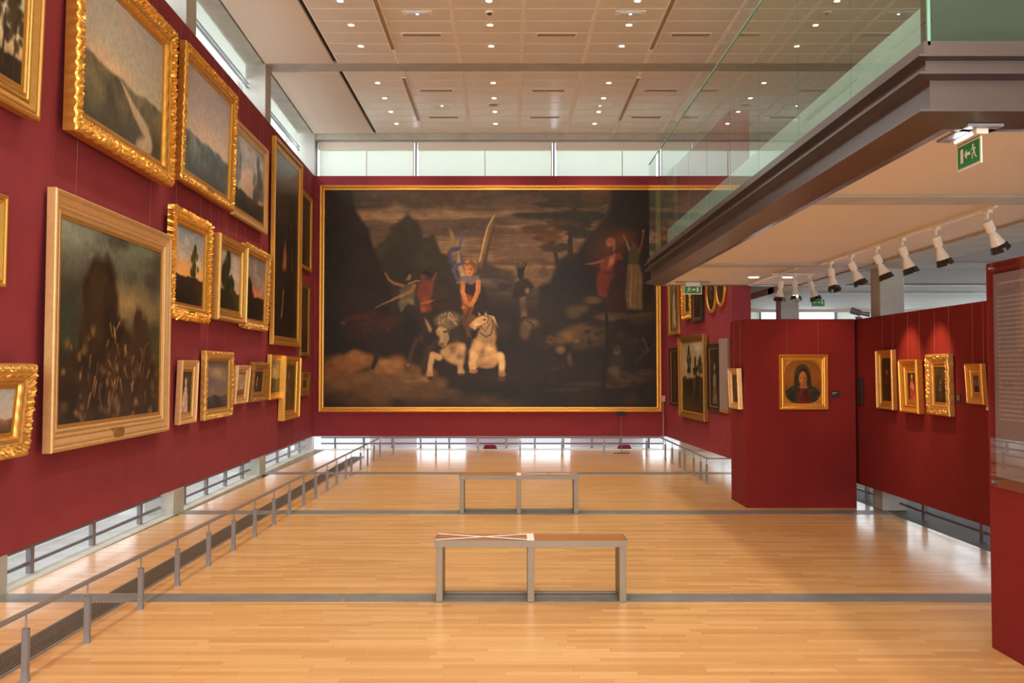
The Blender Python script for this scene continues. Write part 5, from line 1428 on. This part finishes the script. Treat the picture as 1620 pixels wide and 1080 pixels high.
def spotlight(loc, aim, label, lit=None, yaw=0):
    """gimbal hung on a stem: back cylinder, cone head, four barn doors"""
    t = empty('track_spotlight', loc); tag(t, label, 'spotlight', 'track spotlights')
    MB().box(-.02, .02, -.045, .045, -.028, 0).build('adapter', M_white, t, bevel=.003)
    MB().tube((0, 0, -.028), (0, 0, -.075), .008, .008, 8).build('stem', M_white, t)
    MB().path([(0, .01, -.03), (0, .05, -.06), (0.01, .06, -.10), (0, .02, -.12), (0, .0, -.10)], .0025, 5).build('cable', M_white, t)
    d = Vector(aim).normalized()
    q = Vector((0, 0, -1)).rotation_difference(d)
    c0 = Vector((0, 0, -.10))
    hb = MB()
    def tb(a, b, r0, r1): hb.tube(c0 + d * a, c0 + d * b, r0, r1, 18)
    tb(-.015, .07, .038, .036); tb(.07, .09, .022, .022)
    hb.build('housing', M_white, t, smooth=False)
    hb = MB(); tb(.09, .105, .030, .030); tb(.105, .185, .032, .055)
    head = hb.build('reflector_cone', M_white, t)
    lm = MB().tube(c0 + d * .1855, c0 + d * .187, .045, .045, 16).build('lens', M_bulb if lit else M_dark, t)
    side = d.orthogonal().normalized(); up = d.cross(side)
    fl = MB()
    for v, w_ in ((side, up), (-side, up), (up, side), (-up, side)):
        p = c0 + d * .188 + v * .05; e_ = p + (d + v * .25).normalized() * .055
        q4 = [p - w_ * .038, p + w_ * .038, e_ + w_ * .045, e_ - w_ * .045]
        n = len(fl.v); th = v * .002
        fl.v += [tuple(x) for x in q4] + [tuple(x + th) for x in q4]
        fl.f += [(n, n + 1, n + 2, n + 3), (n + 7, n + 6, n + 5, n + 4), (n, n + 4, n + 5, n + 1), (n + 1, n + 5, n + 6, n + 2), (n + 2, n + 6, n + 7, n + 3), (n + 3, n + 7, n + 4, n)]
    fl.build('barn_doors', M_dark, t)
    return t


def beam(loc, target, energy, size=38):
    l = bpy.data.lights.new('track_beam', 'SPOT'); l.energy = energy; l.color = (1.0, .62, .32); l.spot_size = R(size); l.spot_blend = .8; l.shadow_soft_size = .03
    o = bpy.data.objects.new('track_beam', l); C.objects.link(o)
    o.location = loc
    o.rotation_euler = (Vector(target) - Vector(loc)).to_track_quat('-Z', 'Y').to_euler()
    return o


names = ['nearest the viewer', 'second from the viewer', 'third from the viewer', 'fourth from the viewer', 'fifth from the viewer', 'farthest of the row of six']
for i, (px, ax) in enumerate(((1566, .55), (1484, .35), (1430, .35), (1389, .4), (1349, .4), (1316, .1))):
    y = (TX) * F / (px - CX)
    spotlight((TX, y, SOF - .02), (ax, .15 - .08 * i, -1), 'white track spotlight with dark barn doors, ' + names[i])
    if i in (0, 1, 3, 4): beam((TX + .1, y, SOF - .42), (4.32, y + (-.2 if i < 2 else .15), 1.6), 62, 56)
for px, lab, lit, ax in ((1236, 'left of the three far spotlights, switched off', False, -.05), (1258, 'lit middle one of the three far spotlights', True, 0), (1283, 'right of the three far spotlights, tilted to the right', False, .35)):
    y = 13.2
    x = (px - CX) * y / F
    spotlight((x, y, SOF - .02), (ax, -.25 if lit else .1, -1), 'white track spotlight, ' + lab, lit)
track_c = MB().box(3.4, 3.95, 13.19, 13.21, SOF - .02, SOF).build('lighting_track', M_white); tag(track_c, 'short cross track carrying the three far spotlights', 'lighting track', 'lighting tracks')
beam((3.7, 12.0, 2.75), (3.75, 12.66, 1.7), 10, 80)
beam((3.0, 9.9, 2.8), (3.95, 12.66, 1.7), 75, 30)
# recessed slots in the far soffit
for x, lab in ((3.30, 'left'), (3.76, 'right')):
    o = MB().box(x - .06, x + .06, 13.75, 13.80, SOF - .008, SOF + .0).build('recessed_light', M_led); tag(o, 'small bright recessed slot light in the far soffit, %s one' % lab, 'ceiling light', 'recessed slot lights')
# small silver spotlight clamped on the partition top
t = empty('clamp_spotlight', (4.36, 12.75, 2.327)); tag(t, 'small silver spotlight clamped on top of the right partition', 'spotlight')
MB().box(-.03, .03, -.03, .03, 0, .03).build('clamp', M_steel, t); MB().tube((0, 0, .03), (0, 0, .07), .008, .008, 8).build('stem', M_steel, t)
MB().tube((-.09, 0, .11), (.02, 0, .075), .042, .036, 16).tube((.02, 0, .075), (.13, -.02, .055), .024, .03, 12).build('housing', M_steel, t)

# ------------------------------------------------------------------ text panel on the near partition
e = empty('text_panel', (2.961, 6.20, 1.06), (0, 0, R(-90))); tag(e, 'grey printed text panel under clear acrylic on the nearest red partition', 'text panel')
MB().box(0, 1.25, -.022, -.018, .0, 1.22).build('print_sheet', M_text, e)
MB().box(-.05, 1.30, -.030, -.024, -.06, 1.29).build('acrylic_sheet', M_acryl, e)
tx = MB(); rg = random.Random(3)
for ln in range(31):
    z = 1.16 - ln * .027
    if ln in (1, 2, 7, 12, 20): 
        if ln in (1, 2): continue
    x = .05; end = 1.18 if ln not in (6, 11, 19, 30) else .5
    if ln == 0: end = .85
    while x < end:
        w_ = rg.uniform(.012, .055); tx.box(x, min(x + w_, end), -.0225, -.022, z - (.0045 if ln else .007), z + (.0045 if ln else .007)); x += w_ + .009
o = tx.build('printed_lines', M_ink, e); o['kind'] = 'stuff'
for x, z in ((-.03, 1.26), (1.27, 1.26), (-.03, -.035), (1.27, -.035)):
    MB().tube((x, 0, z), (x, -.036, z), .008, .008, 12).build('standoff', M_steel, e)
